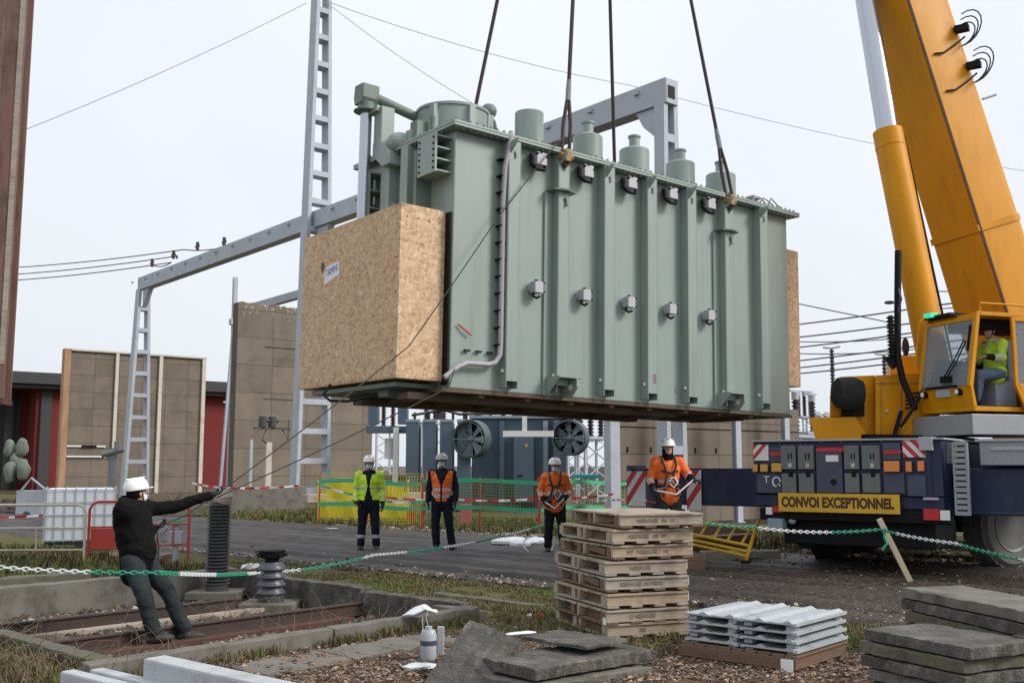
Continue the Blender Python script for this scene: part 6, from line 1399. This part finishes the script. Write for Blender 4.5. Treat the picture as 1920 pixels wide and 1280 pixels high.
def person(label,loc,yaw,J=None,top='black_cloth',trous='trouser_cloth',helmet='helmet_white',vest=None,jacket_split=None,mask='mask_blue',hood=False,harness=False,lean=(0,0),scale=1.,gloves=True,beard=False,sit=False,band=True,tuck=.0,kneeband=False,muffle=None,hcurl=.7,hem=.03):
    # local frame: facing -Y, x to the person's left as seen from the front
    j=dict(pel=(0,0,.93),wa=(0,.0,1.08),ch=(0,.0,1.30),nk=(0,.01,1.47),hd=(0,-.02,1.62),
           sL=(.185,.02,1.41),sR=(-.185,.02,1.41),eL=(.25,.05,1.14),eR=(-.25,.05,1.14),wL=(.26,-.04,.90),wR=(-.26,-.04,.90),
           hL=(.095,0,.90),hR=(-.095,0,.90),kL=(.13,-.03,.49),kR=(-.12,-.03,.49),aL=(.15,.02,.09),aR=(-.14,.02,.09),
           dL=(0,-.15,-1),dR=(0,-.15,-1),pL=(-1,0,0),pR=(1,0,0),tL=(.04,-1,0),tR=(-.04,-1,0),look=(0,-1,0),hup=(0,0,1))
    if J: j.update(J)
    j={k:Vector(v)*(scale if k not in ('dL','dR','pL','pR','tL','tR','look','hup') else 1) for k,v in j.items()}
    M=Matrix.Translation(Vector(loc))@Matrix.Rotation(yaw,4,'Z'); t=thing('person',label,'person',M)
    lk=j['look'].normalized(); up=j['hup'].normalized(); up=(up-lk*up.dot(lk)).normalized(); sd=up.cross(lk); HM=Matrix(((sd.x,-lk.x,up.x),(sd.y,-lk.y,up.y),(sd.z,-lk.z,up.z)))
    hd=j['hd']; H=lambda x,y,z: hd+HM@Vector((x,y,z))
    sp=(j['sL']-j['sR']).normalized(); 
    def torso(b,ex,lo=0.,hi=1.):
        for p,(rx,ry,rz) in ((j['pel'],(.155,.115,.12)),(j['wa'],(.145,.105,.14)),((j['wa']+j['ch'])/2,(.155,.112,.14)),(j['ch'],(.17,.118,.14))):
            ax=Vector((sp.x,sp.y,0)).normalized(); R=Matrix(((ax.x,-ax.y,0),(ax.y,ax.x,0),(0,0,1))); b.sph(p,(rx+ex,ry+ex,rz+ex*.3),18,12,R)
        limb(b,[j['sL'],j['sR']],[.065+ex,.065+ex])
        b.cyl((j['ch']),j['nk'],.12+ex,.07+ex*.4,n=16)
        limb(b,[j['ch']+Vector((0,0,-.02)),j['pel']],[.13+ex,.13+ex])
    # --- continuous body
    b=MB(); torso(b,-.012)
    b.cyl(j['nk']-Vector((0,0,.05)),hd,.058,.056,n=14)
    b.sph(H(0,.0,.035),(.076,.095,.10),18,14,HM); b.sph(H(0,-.025,-.045),(.058,.068,.075),14,10,HM)
    b.sph(H(0,-.098,-.012),(.012,.02,.022),8,6,HM); b.sph(H(.078,.01,-.0),(.012,.02,.03),8,6,HM); b.sph(H(-.078,.01,-.0),(.012,.02,.03),8,6,HM); b.sph(H(0,-.083,-.06),(.026,.012,.009),8,6,HM)
    for s in (1,-1): b.sph(H(.03*s,-.083,.018),(.014,.01,.009),8,6,HM)
    for s,S in (('L',1),('R',-1)):
        limb(b,[j['s'+s],j['e'+s],j['w'+s]],[.055,.043,.03]); limb(b,[j['h'+s],j['k'+s],j['a'+s]],[.085,.058,.042])
        limb(b,[j['a'+s]-Vector((0,0,.02)),j['a'+s]+j['t'+s].normalized()*.12-Vector((0,0,.05))],[.034,.022])
        hand(b,j['w'+s],j['d'+s],j['p'+s],S,hcurl)
    remeshed(b,'body',['skin'],t,.0085,3)
    # --- clothes
    b=MB(); torso(b,.028+tuck)
    for s in 'LR': limb(b,[j['s'+s],j['e'+s],j['e'+s].lerp(j['w'+s],.93)],[.088,.068,.052])
    if hood: b.sph(j['nk']+Vector((0,.09,.02)),(.12,.07,.08),14,10)
    b.cyl(j['nk']-Vector((0,0,.06)),j['nk']+Vector((0,-.005,.05)),.085,.078,n=16)
    limb(b,[j['pel']+sp*.05,j['pel']-sp*.05],[.15,.15]); hc=(j['hL']+j['hR'])/2; limb(b,[j['pel']+sp*.05,hc+sp*.06+(hc-j['pel'])*.3-Vector((0,0,hem))],[.15,.14]); limb(b,[j['pel']-sp*.05,hc-sp*.06+(hc-j['pel'])*.3-Vector((0,0,hem))],[.15,.14])
    asg=None
    mats_=[top]
    if jacket_split:
        mats_=[top,jacket_split,'reflect_tape']; ctr=(j['sL']+j['sR'])/2
        def asg(c):
            if abs(c.x-ctr.x)<.055+.03*math.sin(c.z*9) and c.y<j['ch'].y and c.z>.8*scale: return 1
            if c.z<.95*scale and abs(c.x)<.2: return 1
            if c.z>1.43*scale and abs(c.x)<.12: return 1
            if abs(c.z-1.17*scale)<.022 : return 2
            if abs(c.x)>.2 and abs(c.z-1.02*scale)<.02: return 2
            if c.z<.93*scale: return 1
            return 0
    elif vest is None and top in('hivis_orange','hivis_yellow'):
        mats_=[top,'reflect_tape','navy_cloth']
        def asg(c):
            if abs(c.x)<.21 and abs(c.z-1.12*scale)<.022: return 1
            ax=min((c-j['eL'].lerp(j['wL'],.25)).length,(c-j['eR'].lerp(j['wR'],.25)).length)
            lo=min((c-j['wL']).length,(c-j['wR']).length)
            if lo<.12: return 2
            return 1 if ax<.075 and ax>.058 else 0
    remeshed(b,'jacket',mats_,t,.013,4,asg,noise=.009,nscale=6)
    b=MB()
    for s in 'LR': limb(b,[j['h'+s],j['h'+s].lerp(j['k'+s],.5),j['k'+s],j['k'+s].lerp(j['a'+s],.5),j['a'+s]+Vector((0,0,.035))],[.112,.10,.082,.08,.076])
    limb(b,[j['pel']+sp*.06,j['pel']-sp*.06],[.135,.135])
    mats_=[trous]; asg=None
    if kneeband:
        mats_=[trous,'reflect_tape']; asg=lambda c: 1 if abs(c.z-.27)<.03 else 0
    remeshed(b,'trousers',mats_,t,.013,4,asg,noise=.0065,nscale=8)
    for s in 'LR':
        b=MB(); a=j['a'+s]; d=j['t'+s].normalized(); R=Matrix(((d.y,d.x,0),(-d.x,d.y,0),(0,0,1))); R=Matrix(((-d.y,-d.x,0),(d.x,-d.y,0),(0,0,1)))
        b.cyl(a+Vector((0,0,.08)),a-Vector((0,0,.03)),.062,.058,n=14); b.sph(a+d*.07-Vector((0,0,.045)),(.058,.15,.05),14,8,R); b.sph(a+d*.14-Vector((0,0,.045)),(.052,.06,.042),12,8,R); b.sph(a-d*.02-Vector((0,0,.045)),(.048,.06,.043),12,8,R)
        remeshed(b,'boot','boot',t,.010,3)
    if gloves:
        for s,S in (('L',1),('R',-1)):
            b=MB(); w0=j['w'+s]; hand(b,w0,j['d'+s],j['p'+s],S,hcurl,ex=.0045); b.cyl(w0-j['d'+s].normalized()*.05,w0+j['d'+s].normalized()*.03,.04,.036,n=12)
            b.build('glove','glove',t,smooth=True)
    # --- helmet, mask
    b=MB(); R_=[]; n=28
    prof=[(.118,-.0),(.120,.012),(.118,.03),(.112,.062),(.098,.092),(.072,.115),(.04,.127),(.0,.131)]
    b.lathe(prof,(0,0,0),n); b.prism([(-.085,-.10),(-.06,-.15),(0,-.163),(.06,-.15),(.085,-.10)],-.0,.01); b.bx(-.012,.012,-.10,.10,.112,.128)
    HH=Matrix.Translation(H(0,.0,.045))@HM.to_4x4()@Matrix.Diagonal((1,1.16,1,1)); b.v=[HH@v for v in b.v]; b.build('helmet',helmet,t,smooth=True,ang=50)
    b=MB(); b.cyl(H(0,.0,.03),H(0,.0,.048),.098,.1,n=20); b.tube([H(.085,0,.04),H(.075,-.02,-.03),H(.03,-.06,-.1),H(-.03,-.06,-.1),H(-.075,-.02,-.03),H(-.085,0,.04)],.006,5)
    b.build('helmet_strap','black',t)
    if mask:
        b=MB(); b.sph(H(0,-.058,-.045),(.063,.056,.052),16,10,HM); b.tube([H(.06,-.05,-.03),H(.083,.01,.0)],.003,4); b.tube([H(-.06,-.05,-.03),H(-.083,.01,.0)],.003,4); b.build('face_mask',mask,t,smooth=True)
    b=MB(); b.sph(H(0,.02,.02),(.086,.09,.085),16,10,HM); 
    keepz=[v for v in b.v]
    remeshed(b,'hair','black_cloth',t,.01,1,keep=lambda c:(HM.inverted()@(c-hd)).y>-.02)
    if muffle:
        b=MB(); b.sph(H(0,.02,-.03),(.09,.095,.115),16,10,HM); b.cyl(j['nk']-Vector((0,0,.05)),H(0,0,-.05),.10,.085,n=16)
        remeshed(b,'balaclava',muffle,t,.011,2,keep=lambda c:not((HM.inverted()@(c-hd)).y<-.05 and (HM.inverted()@(c-hd)).z>-.02))
    if vest:
        b=MB(); torso(b,.045)
        zl=j['pel'].z-.03
        def asg(c):
            v=c-j['wa']
            if abs(c.z-(j['wa'].z+.04))<.028 or abs(c.z-(j['wa'].z-.08))<.028: return 1
            return 0
        def kp(c):
            if c.z<zl or c.z>j['sL'].z+.09: return False
            if abs(c.x)>.215 and c.z>j['ch'].z-.1: return False
            if c.y<j['ch'].y-.0 and abs(c.x)<.015+max(0,(c.z-j['wa'].z-.12))*.42: return False
            if c.z>j['sL'].z+.055: return False
            return True
        remeshed(b,'vest',[vest,'reflect_tape'],t,.012,4,asg,noise=.008,keep=kp)
    if harness:
        b=MB(); f=-.175
        for s in (1,-1):
            pts=[j['sL'].lerp(j['sR'],.5-.3*s)+Vector((0,-.0,.10)),j['ch']+Vector((.10*s,-.165,.08)),j['ch']+Vector((.05*s,-.175,-.08)),j['wa']+Vector((.09*s,-.165,.0)),j['pel']+Vector((.11*s,-.165,-.05))]; b.tube(pts,.019,6)
            pts=[j['ch']+Vector((.13*s,-.13,-.02)),j['ch']+Vector((0,-.18,-.05))]; b.tube(pts,.015,6)
        b.tube([j['wa']+Vector((.17*math.cos(a)*1.12,.16*math.sin(a),-.03)) for a in [k*PI/8 for k in range(16)]],.022,6,closed=True); b.build('harness','strap_dark',t,smooth=True)
        b=MB(); b.tube([j['wa']+Vector((.06,-.19,.1)),j['wa']+Vector((.1,-.21,.02)),j['wa']+Vector((.04,-.22,-.06)),j['wa']+Vector((-.02,-.2,.0)),j['wa']+Vector((.0,-.2,.09))],.012,6,closed=True); b.tube([j['wL']+Vector((0,-.04,0)),(j['wL']+j['wR'])/2+Vector((0,-.2,-.14)),j['wR']+Vector((0,-.04,0))],.014,6); b.build('lanyard','white_paint',t,smooth=True)
        b=MB(); b.tube([j['wR']+Vector((0,-.06,.0)),j['wa']+Vector((-.1,-.22,-.06)),j['wa']+Vector((.02,-.22,.05))],.012,6); b.build('tool_handle','rust_light',t,smooth=True)
    return t
gp=lambda px,py,z=0:G(px,py,z)
# 1 the man in black pulling the ropes (seen from behind, leaning back)
loc=Vector((-3.58,10.86,-.235)); fd=Vector((.93,.36,0)).normalized(); yw=math.atan2(fd.x,-fd.y)
Rinv=Matrix.Rotation(-yw,3,'Z')
def lw(px,py,Y): return Rinv@(P(px,py,Y)-loc)
hw=Rinv@(HAND-loc)
J=dict(aR=lw(287,1188,10.6),aL=lw(346,1184,10.98),kR=lw(272,1122,10.52),kL=lw(317,1112,10.95),hR=lw(248,1050,10.74),hL=lw(268,1047,10.98),pel=lw(259,1030,10.85),wa=lw(254,1006,10.85),ch=lw(248,972,10.86),nk=lw(250,946,10.86),hd=lw(256,926,10.88),
  sR=lw(236,958,10.7),sL=lw(264,955,11.02),eL=lw(325,950,11.2),eR=lw(254,1005,10.72),wR=lw(290,990,11.0),wL=hw-Vector((0,.0,.02)),dL=hw-lw(325,950,11.2),dR=(.2,-1,.35),pL=(0,0,1),pR=(0,0,1),
  tL=(0,-1,0),tR=(.1,-1,0),look=(.75,-1,.15),hup=(0,.1,1))
J['wL']=J['eL'].lerp(hw,.86)
person('man in black jacket and white helmet leaning back and pulling two ropes',loc,yw,J,top='black_cloth',trous='trouser_cloth',hood=True,mask='mask_white',gloves=True,tuck=.038,hem=.10,hcurl=1.3)
# 2 hi-vis yellow
person('worker in a yellow jacket hanging open over dark clothes, white helmet, left of the row',gp(690,1032),.06,dict(wL=(.27,-.05,.88),wR=(-.24,-.12,.92),dR=(.5,-.4,-.6)),top='hivis_yellow',trous='navy_cloth',jacket_split='navy_cloth',mask='mask_blue',scale=1.0,kneeband=True,gloves=True)
# 3 orange vest
person('worker in an orange vest over dark clothes with a grey helmet and blue mask',gp(828,1030),-.03,dict(aL=(.19,.03,.09),aR=(-.1,0,.09),kL=(.14,-.02,.49),hd=(-.01,-.02,1.63)),top='navy_cloth',trous='navy_cloth',helmet='helmet_grey',vest='hivis_orange',mask='mask_blue',scale=1.02)
# 4 orange jacket with harness, left of pallets
person('worker in orange jacket, harness and face mask just left of the pallet stack',gp(1041,1035),.0,dict(wL=(.16,-.22,1.02),wR=(-.2,-.16,.96),eL=(.29,.02,1.14),eR=(-.28,.03,1.14),dL=(-.8,-.5,-.1),dR=(.4,-.4,-.7),pL=(0,0,-1)),top='hivis_orange',trous='navy_cloth',mask='mask_white',harness=True,scale=.97)
# 5 worker behind the pallets
p5=P(1252,872,16.3); 
person('worker with black balaclava, orange jacket and harness by the blue outrigger',(p5.x,p5.y,.235),.08,dict(wL=(.36,-.14,1.14),wR=(-.26,-.14,.98),eL=(.33,.0,1.2),eR=(-.28,.03,1.15),dL=(.7,-.6,-.1),dR=(.3,-.3,-.9),pL=(0,0,-1)),top='hivis_orange',trous='trouser_cloth',mask=None,harness=True,muffle='black_cloth',scale=1.0)
# 6 operator seated in the cab
fd=-KX; yw=math.atan2(fd.x,-fd.y); sp_=KO+KX*.86+KY*.42+Vector((0,0,2.42))
J=dict(pel=(0,0,.62),wa=(0,.03,.76),ch=(0,.0,.96),nk=(0,-.02,1.13),hd=(0,-.05,1.28),sL=(.18,0,1.07),sR=(-.18,0,1.07),eL=(.26,-.08,.84),eR=(-.26,-.08,.84),wL=(.2,-.32,.86),wR=(-.2,-.32,.86),dL=(0,-1,0),dR=(0,-1,0),pL=(0,0,-1),pR=(0,0,-1),
 hL=(.1,-.02,.6),hR=(-.1,-.02,.6),kL=(.13,-.42,.58),kR=(-.13,-.42,.58),aL=(.12,-.5,.19),aR=(-.12,-.5,.19),look=(0,-1,-.1))
person('crane operator in a yellow jacket sitting in the open cab',sp_,yw,J,top='hivis_yellow',trous='jeans',helmet='black',mask=None,gloves=False)
# rope tail held in the lower hand of the man in black
q=P(294,990,11.0)
b=MB(); b.tube([HAND-Vector((.05,.02,.03)),(HAND+q)/2-Vector((0,0,.04)),q,q-Vector((-.03,.0,.2)),q-Vector((-.02,.0,.35))],.009,6); tag(b.build('rope_tail','rope',smooth=True),'slack rope end below the raised hand of the man in black','rope')
# white coil on the ground by the third worker
b=MB(); c=G(1010,1020,.15); b.tube([c+Vector((.28*math.cos(a),.1*math.sin(a),.17*math.sin(a))) for a in [k*PI/8 for k in range(16)]],.014,6,closed=True); tag(b.build('hose_coil','white_paint',smooth=True),'thin white hoop of hose at the feet of the worker beside the pallets','hose')
